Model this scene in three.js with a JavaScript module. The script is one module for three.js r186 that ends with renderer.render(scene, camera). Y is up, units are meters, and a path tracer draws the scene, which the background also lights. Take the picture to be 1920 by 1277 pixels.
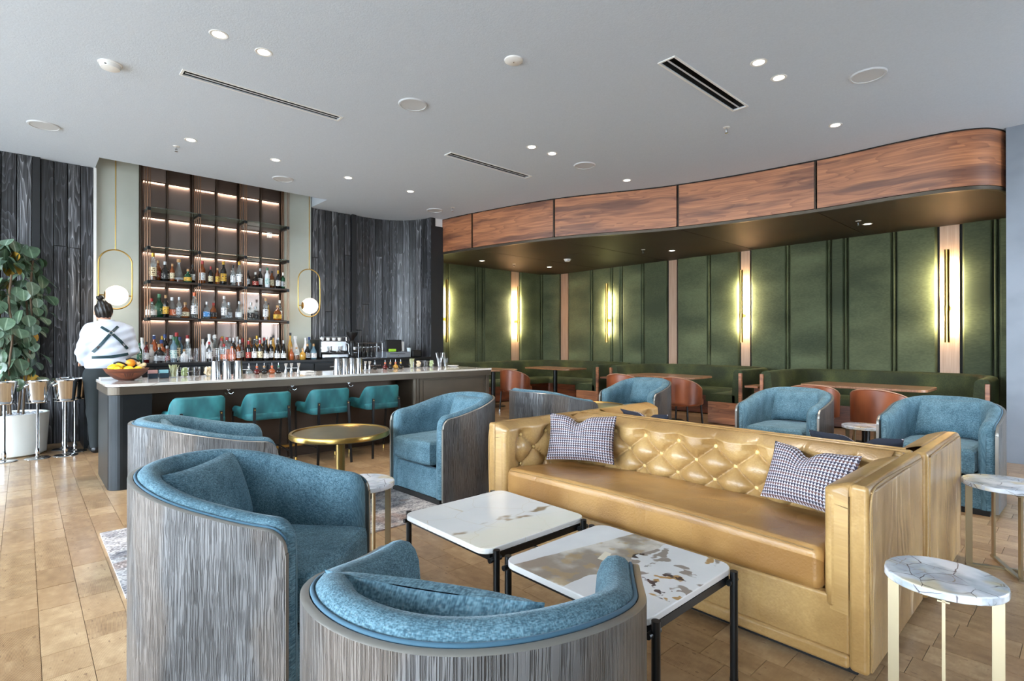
import * as THREE from 'three';
import { mergeGeometries, toCreasedNormals } from 'three/addons/utils/BufferGeometryUtils.js';
import { RoundedBoxGeometry } from 'three/addons/geometries/RoundedBoxGeometry.js';
import { MarchingCubes } from 'three/addons/objects/MarchingCubes.js';
import { RectAreaLightUniformsLib } from 'three/addons/lights/RectAreaLightUniformsLib.js';

// ---------------------------------------------------------------- camera, sky, exposure
RectAreaLightUniformsLib.init();
const scene = new THREE.Scene();
const camera = new THREE.PerspectiveCamera(65.1, 1920 / 1277, 0.05, 100);
camera.position.set(0, 1.3, 0);
camera.lookAt(6.756, 1.325, -7.373);          // the room runs along x and z; the lens looks into its corner
const renderer = new THREE.WebGLRenderer({ antialias: true });
renderer.toneMapping = THREE.LinearToneMapping;
renderer.toneMappingExposure = 1.32;
renderer.shadowMap.enabled = true;
scene.background = new THREE.Color().setRGB(0.74, 0.87, 1.0);   // even overcast daylight beyond the window walls
scene.backgroundIntensity = 16;

// ---------------------------------------------------------------- small helpers
const V3 = (x, y, z) => new THREE.Vector3(x, y, z);
function rngOf(seed) { let a = seed >>> 0; return () => { a = (a + 0x6D2B79F5) | 0; let t = Math.imul(a ^ (a >>> 15), 1 | a); t = (t + Math.imul(t ^ (t >>> 7), 61 | t)) ^ t; return ((t ^ (t >>> 14)) >>> 0) / 4294967296; }; }
const clamp = (x, a = 0, b = 1) => Math.min(b, Math.max(a, x));
const mix = (a, b, t) => a + (b - a) * t;
const mix3 = (a, b, t) => [mix(a[0], b[0], t), mix(a[1], b[1], t), mix(a[2], b[2], t)];
const sstep = (a, b, x) => { const t = clamp((x - a) / (b - a)); return t * t * (3 - 2 * t); };
function hash(x, y, s) { let h = (Math.imul(x, 374761393) + Math.imul(y, 668265263) + Math.imul(s, 2147483647 ^ 0x5bd1e995)) | 0; h = Math.imul(h ^ (h >>> 13), 1274126177); h ^= h >>> 16; return (h >>> 0) / 4294967296; }
function vn(x, y, px, py, s) {
  const xi = Math.floor(x), yi = Math.floor(y), fx = x - xi, fy = y - yi;
  const u = fx * fx * (3 - 2 * fx), v = fy * fy * (3 - 2 * fy);
  const x0 = ((xi % px) + px) % px, x1 = (x0 + 1) % px, y0 = ((yi % py) + py) % py, y1 = (y0 + 1) % py;
  return mix(mix(hash(x0, y0, s), hash(x1, y0, s), u), mix(hash(x0, y1, s), hash(x1, y1, s), u), v);
}
function fbm(u, v, fx, fy, oct, s) { let a = 0.5, t = 0, n = 0; for (let i = 0; i < oct; i++) { t += a * vn(u * fx, v * fy, fx, fy, s + i); n += a; a *= 0.5; fx *= 2; fy *= 2; } return t / n; }
function worley(u, v, n, s) {   // periodic; returns [F1, F2, id]
  const x = u * n, y = v * n, xi = Math.floor(x), yi = Math.floor(y); let f1 = 9, f2 = 9, id = 0;
  for (let j = -1; j < 2; j++) for (let i = -1; i < 2; i++) {
    const cx = (((xi + i) % n) + n) % n, cy = (((yi + j) % n) + n) % n;
    const d = Math.hypot(xi + i + hash(cx, cy, s) - x, yi + j + hash(cx, cy, s + 7) - y);
    if (d < f1) { f2 = f1; f1 = d; id = hash(cx, cy, s + 13); } else if (d < f2) f2 = d;
  }
  return [f1, f2, id];
}
function dtex(w, h, f, srgb, sx = 1, sy = sx) {   // f(u, v) gives 0..255 colour or a 0..1 number; the picture covers sx by sy metres
  const d = new Uint8Array(w * h * 4);
  for (let j = 0; j < h; j++) for (let i = 0; i < w; i++) {
    const c = f((i + 0.5) / w, (j + 0.5) / h), o = (j * w + i) * 4;
    if (typeof c === 'number') d[o] = d[o + 1] = d[o + 2] = clamp(c) * 255; else { d[o] = clamp(c[0], 0, 255); d[o + 1] = clamp(c[1], 0, 255); d[o + 2] = clamp(c[2], 0, 255); }
    d[o + 3] = 255;
  }
  const t = new THREE.DataTexture(d, w, h, THREE.RGBAFormat);
  t.wrapS = t.wrapT = THREE.RepeatWrapping; t.magFilter = THREE.LinearFilter; t.minFilter = THREE.LinearMipmapLinearFilter; t.generateMipmaps = true;
  if (srgb) t.colorSpace = THREE.SRGBColorSpace;
  t.repeat.set(1 / sx, 1 / sy); t.needsUpdate = true;
  return t;
}
const std = (o) => new THREE.MeshPhysicalMaterial({ side: THREE.DoubleSide, ...o });

// scene graph helpers
const taken = {};
function numbered(n) { if (!(n in taken)) { taken[n] = 0; return n; } taken[n]++; return n + '_' + String(taken[n]).padStart(3, '0'); }
function shade(o) { o.castShadow = true; o.receiveShadow = true; return o; }
function thing(name, label, category, pos = [0, 0, 0], turn = 0, group) {
  const g = new THREE.Group(); g.name = numbered(name); g.position.set(...pos); g.rotation.y = turn;
  g.userData = { label, category }; if (group) g.userData.group = group; scene.add(g); return g;
}
function part(parent, name, geo, mat, pos, rot, label) {
  const m = shade(new THREE.Mesh(geo, mat)); m.name = name; if (pos) m.position.set(...pos); if (rot) m.rotation.set(...rot);
  if (label) m.userData.label = label; parent.add(m); return m;
}
function single(name, label, category, geo, mat, pos = [0, 0, 0], turn = 0, group) {
  const m = shade(new THREE.Mesh(geo, mat)); m.name = numbered(name); m.position.set(...pos); m.rotation.y = turn;
  m.userData = { label, category }; if (group) m.userData.group = group; scene.add(m); return m;
}
function struct(name, geo, mat, pos) {
  const m = shade(geo ? new THREE.Mesh(geo, mat) : new THREE.Group()); m.name = name; if (pos) m.position.set(...pos);
  m.userData = { kind: 'structure' }; scene.add(m); return m;
}
function dup(root, pos, turn, label, group) {
  const r = root.clone(); r.name = numbered(root.name.replace(/_\d{3}$/, '')); r.userData = { ...root.userData, label }; if (group) r.userData.group = group;
  r.position.set(...pos); r.rotation.set(0, turn, 0); scene.add(r); return r;
}
// geometry helpers
function muv(g) {   // texture coordinates in metres, by the way each face points
  const n = g.index ? g.toNonIndexed() : g; if (!n.attributes.normal) n.computeVertexNormals();
  const p = n.attributes.position, q = n.attributes.normal, uv = new Float32Array(p.count * 2);
  for (let i = 0; i < p.count; i += 3) {
    let ax = 0, ay = 0, az = 0; for (let k = 0; k < 3; k++) { ax += q.getX(i + k); ay += q.getY(i + k); az += q.getZ(i + k); }
    ax = Math.abs(ax); ay = Math.abs(ay); az = Math.abs(az);
    for (let k = 0; k < 3; k++) { const j = i + k, x = p.getX(j), y = p.getY(j), z = p.getZ(j); const [a, b] = ay > ax && ay > az ? [x, z] : ax > az ? [z, y] : [x, y]; uv[j * 2] = a; uv[j * 2 + 1] = b; }
  }
  n.setAttribute('uv', new THREE.BufferAttribute(uv, 2)); return n;
}
function shiftUV(g, du, dv, swap) { const a = g.attributes.uv; for (let i = 0; i < a.count; i++) { let u = a.getX(i), v = a.getY(i); if (swap) [u, v] = [v, u]; a.setXY(i, u + du, v + dv); } return g; }
const box = (w, h, d, x = 0, y = 0, z = 0) => muv(new THREE.BoxGeometry(w, h, d)).translate(x, y, z);
const span = (x0, x1, y0, y1, z0, z1) => muv(new THREE.BoxGeometry(x1 - x0, y1 - y0, z1 - z0).translate((x0 + x1) / 2, (y0 + y1) / 2, (z0 + z1) / 2));
const rbox = (w, h, d, r = 0.01, s = 2, x = 0, y = 0, z = 0) => muv(new RoundedBoxGeometry(w, h, d, s, Math.min(r, w / 2.01, h / 2.01, d / 2.01)).translate(x, y, z));
const cyl = (r0, r1, h, n = 24, x = 0, y = 0, z = 0) => new THREE.CylinderGeometry(r0, r1, h, n).translate(x, y, z);
function lathe(pts, n = 24) { return toCreasedNormals(new THREE.LatheGeometry(pts.map((p) => new THREE.Vector2(p[0], p[1])), n), 0.7); }
function bar(a, b, r, n = 10) {   // round rod from a to b
  const A = V3(...a), B = V3(...b), d = B.clone().sub(A), g = new THREE.CylinderGeometry(r, r, d.length(), n);
  g.applyQuaternion(new THREE.Quaternion().setFromUnitVectors(V3(0, 1, 0), d.clone().normalize())); const c = A.add(B).multiplyScalar(0.5); return g.translate(c.x, c.y, c.z);
}
function flat(a, b, w, t) {   // flat bar from a to b, w wide, t thick
  const A = V3(...a), B = V3(...b), d = B.clone().sub(A), g = new THREE.BoxGeometry(w, d.length(), t);
  g.applyQuaternion(new THREE.Quaternion().setFromUnitVectors(V3(0, 1, 0), d.clone().normalize())); const c = A.add(B).multiplyScalar(0.5); return muv(g.translate(c.x, c.y, c.z));
}
const tube = (pts, r, n = 40, m = 8, closed = false) => new THREE.TubeGeometry(new THREE.CatmullRomCurve3(pts.map((p) => V3(...p)), closed), n, r, m, closed);
function join(list) { return mergeGeometries(list.map((g) => { const n = g.index ? g.toNonIndexed() : g; for (const k of Object.keys(n.attributes)) if (!['position', 'normal', 'uv'].includes(k)) n.deleteAttribute(k); return n; })); }
function grid(nu, nv, f, uvf, crease = 0.6) {   // f(i/nu, j/nv) -> [x, y, z]
  const pos = [], uv = [], idx = [];
  for (let j = 0; j <= nv; j++) for (let i = 0; i <= nu; i++) { pos.push(...f(i / nu, j / nv, i, j)); uv.push(...(uvf ? uvf(i / nu, j / nv) : [i / nu, j / nv])); }
  for (let j = 0; j < nv; j++) for (let i = 0; i < nu; i++) { const a = j * (nu + 1) + i, b = a + 1, c = a + nu + 1, d = c + 1; idx.push(a, b, d, a, d, c); }
  const g = new THREE.BufferGeometry(); g.setAttribute('position', new THREE.Float32BufferAttribute(pos, 3)); g.setAttribute('uv', new THREE.Float32BufferAttribute(uv, 2)); g.setIndex(idx); g.computeVertexNormals();
  return crease ? toCreasedNormals(g, crease) : g;
}
function plan(path) {   // left-hand unit normals (mitred) and running length of a plan polyline of [x, z]
  const n = path.length, nor = [], len = [0];
  for (let i = 0; i < n; i++) {
    const d = (a, b) => { const x = path[b][0] - path[a][0], z = path[b][1] - path[a][1], l = Math.hypot(x, z) || 1; return [x / l, z / l]; };
    const a = i > 0 ? d(i - 1, i) : d(0, 1), b = i < n - 1 ? d(i, i + 1) : a;
    let x = a[1] + b[1], z = -(a[0] + b[0]); const l = Math.hypot(x, z) || 1; x /= l; z /= l;
    const c = Math.max(0.4, x * a[1] - z * a[0]); nor.push([x / c, z / c]);
    if (i) len.push(len[i - 1] + Math.hypot(path[i][0] - path[i - 1][0], path[i][1] - path[i - 1][1]));
  }
  return { nor, len };
}
function sweep(path, prof, { crease = 0.5, caps = true, closed = true } = {}) {   // prof: [offset to the left, height]
  const { nor, len } = plan(path), pr = closed ? [...prof, prof[0]] : prof, pl = [0];
  for (let j = 1; j < pr.length; j++) pl.push(pl[j - 1] + Math.hypot(pr[j][0] - pr[j - 1][0], pr[j][1] - pr[j - 1][1]));
  const n = path.length - 1, m = pr.length - 1;
  const g = grid(n, m, (u, v, i, j) => [path[i][0] + nor[i][0] * pr[j][0], pr[j][1], path[i][1] + nor[i][1] * pr[j][0]], (u, v) => [len[Math.round(u * n)], pl[Math.round(v * m)]], crease);
  if (!caps || !closed) return g;
  const s = new THREE.Shape(prof.map((p) => new THREE.Vector2(p[0], p[1]))), out = [g];
  for (const i of [0, n]) {
    const c = new THREE.ShapeGeometry(s).toNonIndexed(), p = c.attributes.position;
    for (let k = 0; k < p.count; k++) { const o = p.getX(k), y = p.getY(k); p.setXYZ(k, path[i][0] + nor[i][0] * o, y, path[i][1] + nor[i][1] * o); }
    c.computeVertexNormals(); out.push(c);
  }
  return join(out);
}
function arc(cx, cz, r, a0, a1, n) { return Array.from({ length: n + 1 }, (_, i) => { const a = mix(a0, a1, i / n); return [cx + r * Math.cos(a), cz + r * Math.sin(a)]; }); }
function slab(outline, y0, y1, bevel = 0, holes = []) {   // plan outline [x, z] filled between two heights
  const s = new THREE.Shape(outline.map((p) => new THREE.Vector2(p[0], -p[1])));
  for (const h of holes) s.holes.push(new THREE.Path(h.map((p) => new THREE.Vector2(p[0], -p[1]))));
  const g = new THREE.ExtrudeGeometry(s, { depth: y1 - y0 - 2 * bevel, bevelEnabled: bevel > 0, bevelSize: bevel, bevelThickness: bevel, bevelSegments: 3, bevelOffset: -bevel, curveSegments: 12 });
  return muv(g.rotateX(-Math.PI / 2).translate(0, y0 + bevel, 0));
}
function rrect(w, d, r, n = 6) { const o = []; for (const [sx, sz, a] of [[1, 1, 0], [-1, 1, 1], [-1, -1, 2], [1, -1, 3]]) o.push(...arc(sx * (w / 2 - r), sz * (d / 2 - r), r, a * Math.PI / 2, (a + 1) * Math.PI / 2, n)); return o; }
const ord = ['', 'first', 'second', 'third', 'fourth', 'fifth', 'sixth', 'seventh', 'eighth', 'ninth', 'tenth', 'eleventh', 'twelfth', 'thirteenth', 'fourteenth', 'fifteenth', 'sixteenth', 'seventeenth', 'eighteenth', 'nineteenth', 'twentieth'];
const HP = Math.PI / 2;

// ---------------------------------------------------------------- materials
const M = {};
{ // striated grey veneer
  const groove = (u, v) => { const w = (fbm(u, v, 8, 10, 2, 3) - 0.5) * 0.008; const a = vn((u + w) * 500, v * 18, 500, 18, 11), b = vn((u + w) * 230, v * 8, 230, 8, 12); return sstep(0.46, 0.66, a * 0.6 + b * 0.4); };
  const c = (u, v) => { const g = 1 - groove(u, v), t = fbm(u, v, 5, 3, 3, 21), k = mix3([48, 47, 47], [116, 116, 117], clamp(g * 0.5 + 0.26 + (t - 0.5) * 0.8)); return mix3(k, [116, 98, 82], sstep(0.45, 0.75, fbm(u, v, 4, 3, 3, 33)) * 0.4); };
  M.shell = std({ map: dtex(2048, 1024, c, true, 0.6, 1), bumpMap: dtex(2048, 1024, (u, v) => 1 - groove(u, v), false, 0.6, 1), bumpScale: 0.003, roughness: 0.4, metalness: 0.3 });
  M.shellEdge = std({ color: 0x8c8983, roughness: 0.34, metalness: 0.6 });
}
{ // blue chenille
  const n = (u, v) => 0.42 * vn(u * 90, v * 260, 90, 260, 5) + 0.3 * vn(u * 230, v * 120, 230, 120, 6) + 0.28 * fbm(u, v, 7, 7, 3, 7);
  const c = (u, v) => { const t = n(u, v), k = mix3([48, 79, 93], [112, 146, 159], sstep(0.14, 0.86, t)); return mix3(k, [124, 134, 140], sstep(0.72, 0.9, vn(u * 110, v * 300, 110, 300, 9)) * 0.4); };
  M.chenille = std({ map: dtex(1024, 1024, c, true, 0.5), bumpMap: dtex(512, 512, n, false, 0.5), bumpScale: 0.0009, roughness: 0.88, sheen: 0.55, sheenRoughness: 0.45, sheenColor: new THREE.Color(0.55, 0.66, 0.72) });
  M.piping = std({ color: 0x35586a, roughness: 0.8, sheen: 0.4, sheenColor: new THREE.Color(0.5, 0.6, 0.7) });
}
{ // golden leather
  const n = (u, v) => 0.6 * fbm(u, v, 6, 6, 4, 41) + 0.4 * vn(u * 200, v * 200, 200, 200, 42);
  const cr = (u, v) => { const w = fbm(u, v, 4, 4, 3, 44); return Math.pow(1 - Math.abs(2 * vn(u * 9 + w * 1.5, v * 3 + w, 9, 3, 45) - 1), 6); };
  const c = (u, v) => mix3(mix3([160, 124, 74], [194, 158, 102], sstep(0.25, 0.75, fbm(u, v, 5, 5, 4, 43))), [132, 94, 48], 0.2 * vn(u * 150, v * 150, 150, 150, 46));
  M.leather = std({ map: dtex(1024, 1024, c, true, 1.1), bumpMap: dtex(1024, 1024, (u, v) => n(u, v) * 0.4 + 0.5 * (1 - cr(u, v)), false, 1.1), bumpScale: 0.0035, roughness: 0.3, clearcoat: 0.2, clearcoatRoughness: 0.35 });
  const wr = (u, v) => { const w = (fbm(u, v, 5, 3, 3, 51) - 0.5) * 0.25; return Math.pow(vn((u + w) * 11, v * 2.0, 11, 2, 52), 1.4) * 0.85 + 0.15 * vn((u + w) * 29, v * 4, 29, 4, 53); };
  M.leatherSide = std({ map: M.leather.map, bumpMap: dtex(512, 512, wr, false, 0.9), bumpScale: 0.026, roughness: 0.28, clearcoat: 0.2, clearcoatRoughness: 0.3 });
  M.seatLeather = std({ map: dtex(1024, 1024, (u, v) => mix3([148, 106, 56], [184, 140, 82], sstep(0.3, 0.7, fbm(u, v, 4, 4, 4, 48))), true, 1.4), bumpMap: M.leather.bumpMap, bumpScale: 0.004, roughness: 0.36, clearcoat: 0.12, clearcoatRoughness: 0.35 });
  M.button = std({ color: 0xd8b878, roughness: 0.3 });
}
{ // patterned throw cushion: little triangles
  const c = (u, v) => { const a = (u * 4) % 1, r = Math.floor(v * 4), b = (v * 4) % 1, tri = b < 0.9 - Math.abs(2 * a - 1); const dark = [[92, 62, 58], [44, 40, 54], [78, 54, 52], [52, 48, 64]][r % 4]; return tri ? [192, 187, 193] : dark; };
  M.cushion = std({ map: dtex(256, 256, c, true, 0.068, 0.068), roughness: 0.8 });
  M.cushionBack = std({ color: 0x1d2230, roughness: 0.85 });
}
const grain = (u, v, fu, fv, s, rings) => { const w = fbm(u, v, fu, fv, 4, s); const t = (w * rings) % 1; return Math.pow(t, 2.2) * 0.7 + 0.3 * vn(u * fu * 26, v * fv * 3, fu * 26, fv * 3, s + 9); };
{ // charred dark planks: grain runs along v
  const k = (u, v) => { const w = fbm(u, v, 10, 3, 3, 61), t = (w * 13 + vn(u * 40, v * 4, 40, 4, 66) * 0.8) % 1, kn = worley(u, v, 6, 63)[0]; const s = vn(u * 330, v * 9, 330, 9, 64) * 0.4 + vn(u * 120, v * 4, 120, 4, 65) * 0.6; return (Math.pow(t, 3) * 0.55 + s * s * 0.75) * (0.3 + 0.7 * sstep(0.05, 0.13, kn)); };
  M.char = std({ map: dtex(1024, 1024, (u, v) => mix3([20, 20, 22], [176, 178, 184], k(u, v)), true, 1.3, 3.6), bumpMap: dtex(1024, 1024, k, false, 1.3, 3.6), bumpScale: 0.004, roughness: 0.38, clearcoat: 0.25, clearcoatRoughness: 0.3 });
  M.charTones = [0x8f8f92, 0xffffff, 0xc4c4c8].map((c) => { const m = M.char.clone(); m.color.set(c); return m; });
  M.charEdge = std({ color: 0x1b1c1f, roughness: 0.55 });
}
{ // walnut: grain runs along u
  const k = (u, v) => { const w = fbm(u, v, 2, 7, 3, 71), t = (w * 9) % 1; return 0.4 * Math.pow(t, 2.5) + 0.35 * vn(u * 8, v * 150, 8, 150, 72) + 0.35 * vn(u * 5, v * 40, 5, 40, 73); };
  const c = (u, v) => mix3(mix3([206, 138, 92], [130, 76, 48], k(u, v)), [78, 44, 32], 0.6 * sstep(0.52, 0.75, fbm(u, v, 2, 9, 4, 75)));
  M.walnut = std({ map: dtex(1024, 512, c, true, 2.2, 1.0), bumpMap: dtex(512, 256, k, false, 2.2, 1.0), bumpScale: 0.0003, roughness: 0.46, clearcoat: 0.6, clearcoatRoughness: 0.38 });
  M.walnutDark = std({ map: M.walnut.map, color: 0xb09890, roughness: 0.42 });
  M.oakTop = std({ map: dtex(1024, 512, (u, v) => mix3([176, 128, 92], [126, 84, 58], k(u, v)), true, 1.6, 0.8), roughness: 0.3, clearcoat: 0.3 });
}
{ // olive velvet
  const n = (u, v) => 0.62 * fbm(u, v, 3, 3, 4, 81) + 0.28 * vn(u * 4, v * 5, 4, 5, 83) + 0.1 * vn(u * 160, v * 160, 160, 160, 84);
  M.velvet = std({ map: dtex(1024, 1024, (u, v) => mix3([58, 66, 44], [110, 117, 84], sstep(0.25, 0.8, n(u, v))), true, 1.7), bumpMap: dtex(512, 512, (u, v) => n(u, v), false, 1.7), bumpScale: 0.0012, roughness: 0.8, sheen: 0.35, sheenRoughness: 0.4, sheenColor: new THREE.Color(0.5, 0.55, 0.3) });
  M.velvetSeat = std({ map: dtex(1024, 512, (u, v) => mix3([34, 42, 22], [92, 98, 54], sstep(0.3, 0.8, n(u, v))), true, 1.3), roughness: 0.8, sheen: 0.4, sheenRoughness: 0.4, sheenColor: new THREE.Color(0.45, 0.5, 0.2) });
}
{ // teal velvet, brown leather
  M.teal = std({ map: dtex(512, 512, (u, v) => mix3([16, 74, 80], [44, 120, 124], sstep(0.25, 0.8, fbm(u, v, 4, 4, 4, 91))), true, 0.5), roughness: 0.7, sheen: 0.4, sheenRoughness: 0.4, sheenColor: new THREE.Color(0.2, 0.6, 0.6) });
  M.cognac = std({ map: dtex(512, 512, (u, v) => mix3([104, 52, 30], [166, 92, 54], sstep(0.25, 0.8, fbm(u, v, 3, 3, 4, 95))), true, 0.7), roughness: 0.35, clearcoat: 0.2, clearcoatRoughness: 0.3 });
}
{ // stones
  const vein = (u, v, n, s, w) => { const q = fbm(u, v, 3, 3, 4, s) - 0.5, p = worley(u + q * 0.22, v + q * 0.2, n, s); return 1 - sstep(0, w, p[1] - p[0]); };
  M.marbleA = std({ map: dtex(1024, 1024, (u, v) => {
    let c = mix3([242, 240, 236], [226, 226, 226], fbm(u, v, 3, 3, 4, 101)); c = mix3(c, [206, 186, 156], 0.6 * vein(u, v, 3, 103, 0.014));
    const q = fbm(u, v, 4, 4, 4, 104) - 0.5, d = Math.abs((v + q * 0.25) - 0.66), e = fbm(u, v, 5, 7, 3, 105);
    c = mix3(c, [250, 240, 214], sstep(0.62, 0.8, v + q * 0.3) * 0.6);
    return mix3(c, mix3([138, 118, 96], [196, 176, 148], fbm(u, v, 12, 12, 3, 106)), sstep(0.055, 0.03, d) * sstep(0.42, 0.55, e));
  }, true, 0.68), roughness: 0.2, clearcoat: 0.3 });
  M.marbleB = std({ map: dtex(1024, 1024, (u, v) => {
    const q = fbm(u, v, 3, 3, 4, 111) - 0.5, r = fbm(u, v, 7, 7, 4, 112) - 0.5, f = fbm(u, v, 6, 6, 5, 115), g = fbm(u, v, 14, 14, 4, 118);
    const s = worley(u + r * 0.3 + (g - 0.5) * 0.08, v + q * 0.3 + (f - 0.5) * 0.12, 9, 116), white = mix3([240, 238, 235], [222, 221, 220], f);
    let c = mix3([224, 216, 204], [158, 146, 132], sstep(0.3, 0.72, f)); c = mix3(c, [186, 156, 112], sstep(0.55, 0.72, g) * 0.55);   // clouded quartz
    if (v < 0.1 + 0.2 * u + q * 0.05) c = white;
    if (Math.hypot(u - 0.1, (v - 0.86) * 1.1) < 0.4 + q * 0.12) c = white;
    if (v > 0.52 + q * 0.25 && u > 0.3) { c = white; if (s[2] > 0.6) c = mix3(c, s[2] > 0.85 ? [176, 136, 84] : [146, 134, 122], sstep(0.4, 0.28, s[0] + r * 0.3) * 0.9); c = mix3(c, [50, 44, 44], 0.85 * sstep(0.66, 0.7, g) * sstep(0.45, 0.6, fbm(u, v, 4, 4, 2, 119))); }
    if (Math.abs(u - 0.52) < 0.06 && Math.abs(v - 0.4 + (u - 0.5) * 0.3) < 0.025) c = [236, 226, 204];
    return c;
  }, true, 0.68), roughness: 0.2, clearcoat: 0.3 });
  M.breccia = std({ map: dtex(1024, 1024, (u, v) => {
    const f = fbm(u, v, 6, 6, 4, 121); let c = mix3([228, 231, 236], [158, 168, 180], sstep(0.25, 0.75, f)); c = mix3(c, [206, 190, 152], sstep(0.55, 0.75, fbm(u, v, 5, 5, 3, 122)) * 0.7);
    c = mix3(c, [70, 60, 62], 0.85 * vein(u, v, 5, 123, 0.035) * sstep(0.3, 0.58, fbm(u, v, 7, 7, 2, 126))); return mix3(c, [120, 96, 74], 0.6 * vein(u, v, 9, 125, 0.06) * sstep(0.54, 0.68, f));
  }, true, 0.55), roughness: 0.22, clearcoat: 0.3 });
  M.barTop = std({ map: dtex(1024, 512, (u, v) => mix3(mix3([214, 210, 202], [176, 172, 166], fbm(u, v, 5, 4, 4, 131)), [120, 112, 104], 0.5 * vein(u, v, 4, 133, 0.03)), true, 2, 1), roughness: 0.12, clearcoat: 0.4, clearcoatRoughness: 0.1 });
  M.plaster = std({ map: dtex(512, 512, (u, v) => mix3([170, 175, 165], [202, 206, 197], fbm(u, v, 3, 3, 4, 141)), true, 1.6), roughness: 0.55 });
  M.concrete = std({ map: dtex(1024, 1024, (u, v) => mix3(mix3([104, 110, 120], [152, 158, 168], fbm(u, v, 3, 3, 5, 145)), [84, 88, 98], sstep(0.62, 0.8, fbm(u, v, 2, 3, 5, 146)) * 0.5), true, 2.4), roughness: 0.4 });
  M.ceiling = std({ map: dtex(256, 256, (u, v) => { const k = 206 + 6 * vn(u * 64, v * 64, 64, 64, 151); return [k - 11, k - 1, k + 11]; }, true, 0.6), bumpMap: dtex(256, 256, (u, v) => vn(u * 90, v * 90, 90, 90, 152), false, 0.6), bumpScale: 0.0006, roughness: 0.85 });
  M.rug = std({ map: dtex(1024, 1024, (u, v) => { const a = fbm(u, v, 5, 9, 4, 161), b = vn(u * 110, v * 170, 110, 170, 163), d = fbm(u, v, 22, 30, 3, 164); return mix3(mix3([84, 82, 88], [206, 200, 196], sstep(0.2, 0.8, a * 0.4 + b * 0.3 + d * 0.4)), [142, 112, 98], sstep(0.58, 0.75, fbm(u, v, 6, 6, 3, 165)) * 0.5); }, true, 1.2), bumpMap: dtex(512, 512, (u, v) => vn(u * 110, v * 170, 110, 170, 163), false, 1.2), bumpScale: 0.004, roughness: 0.95 });
}
{ // end-grain oak blocks: an atlas of 8 x 4 different blocks
  const c = (u, v) => {
    const i = Math.floor(u * 8), j = Math.floor(v * 4), r = rngOf(900 + i * 17 + j * 131), x = u * 8 - i, y = v * 4 - j;
    const tone = r(), rings = r(), cx = r() * 3 - 1, cy = (r() < 0.5 ? -1 : 2) + r() * 0.4, dir = r();
    const d = Math.hypot((x - cx) * 1.0, (y - cy) * 1.9) + 0.06 * fbm(u, v, 24, 12, 3, 171);
    const f = fbm(u, v, 40, 20, 3, 173), s = 0.5 + 0.5 * Math.sin(d * (120 + 70 * dir) + 2.5 * f), g = vn(u * 400, v * 40, 400, 40, 176);
    let k = mix3([202, 174, 136], [146, 112, 78], 0.12 + tone * 0.5 + (f - 0.5) * 0.6);
    k = mix3(k, [104, 74, 46], (rings > 0.4 ? 0.8 : 0.3) * Math.pow(s, 1.6) * (0.45 + f) + 0.12 * g);
    return mix3(k, [100, 70, 46], 0.55 * sstep(0.8, 0.88, fbm(u, v, 56, 56, 2, 175)));
  };
  M.floor = std({ map: dtex(2048, 1024, c, true), roughness: 0.3, clearcoat: 0.3, clearcoatRoughness: 0.16 });
  M.floorGap = std({ color: 0x8a6a48, roughness: 0.8 });
}
M.brass = std({ color: 0xc9a45c, metalness: 1, roughness: 0.28 });
M.champagne = std({ color: 0xb8aa8c, metalness: 0.9, roughness: 0.3 });
M.brassDull = std({ color: 0x9c8350, metalness: 0.9, roughness: 0.36 });
M.brassTop = std({ map: dtex(512, 512, (u, v) => mix3([150, 134, 98], [112, 100, 78], fbm(u, v, 4, 4, 5, 181)), true, 0.8), metalness: 0.75, roughness: 0.3 });
M.bronze = std({ map: dtex(512, 512, (u, v) => mix3([96, 86, 73], [74, 66, 56], fbm(u, v, 3, 6, 4, 183)), true, 1.2), metalness: 0.55, roughness: 0.38 });
M.bronzeDark = std({ color: 0x4a3c32, metalness: 0.6, roughness: 0.4 });
M.copper = std({ color: 0x8a6a54, metalness: 0.8, roughness: 0.32 });
M.steelDark = std({ map: dtex(512, 512, (u, v) => mix3([28, 31, 33], [50, 54, 57], fbm(u, v, 3, 3, 5, 185)), true, 1.0), metalness: 0.7, roughness: 0.36 });
M.black = std({ color: 0x131416, roughness: 0.35, metalness: 0.2 });
M.blackMatte = std({ color: 0x141313, roughness: 0.8 });
M.soffit = std({ map: dtex(512, 512, (u, v) => mix3([50, 43, 36], [66, 57, 48], fbm(u, v, 3, 3, 4, 187)), true, 1.5), metalness: 0.2, roughness: 0.55 });
M.chrome = std({ color: 0xd8dadc, metalness: 1, roughness: 0.09 });
M.steel = std({ color: 0xc4c6c8, metalness: 1, roughness: 0.22 });
M.white = std({ color: 0xe6e6e4, roughness: 0.5 });
M.whiteGrey = std({ color: 0xc6c9cd, roughness: 0.6 });
M.blush = std({ map: dtex(128, 512, (u, v) => mix3([196, 164, 140], [178, 144, 120], vn(u * 40, v * 6, 40, 6, 189)), true, 0.3, 1.5), roughness: 0.5, metalness: 0.15 });
M.glass = std({ color: 0xffffff, transmission: 1, thickness: 0, roughness: 0.02, ior: 1.45 });
M.shelfGlass = std({ color: 0xc8d8d0, transmission: 0.9, thickness: 0, roughness: 0.03 });
M.panelPolished = std({ color: 0x6a5d56, roughness: 0.2, metalness: 0.7 });
M.panelSatin = std({ color: 0x6a5d56, roughness: 0.55, metalness: 0.1 });
const lit = (c, i) => new THREE.MeshStandardMaterial({ color: 0x222222, emissive: c, emissiveIntensity: i, roughness: 0.5 });
M.lens = lit(0xfff6ea, 6); M.globe = lit(0xfff0d8, 1.7); M.led = lit(0xffdcc0, 3.2); M.sconceGlow = lit(0xffe9b8, 6);
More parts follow.
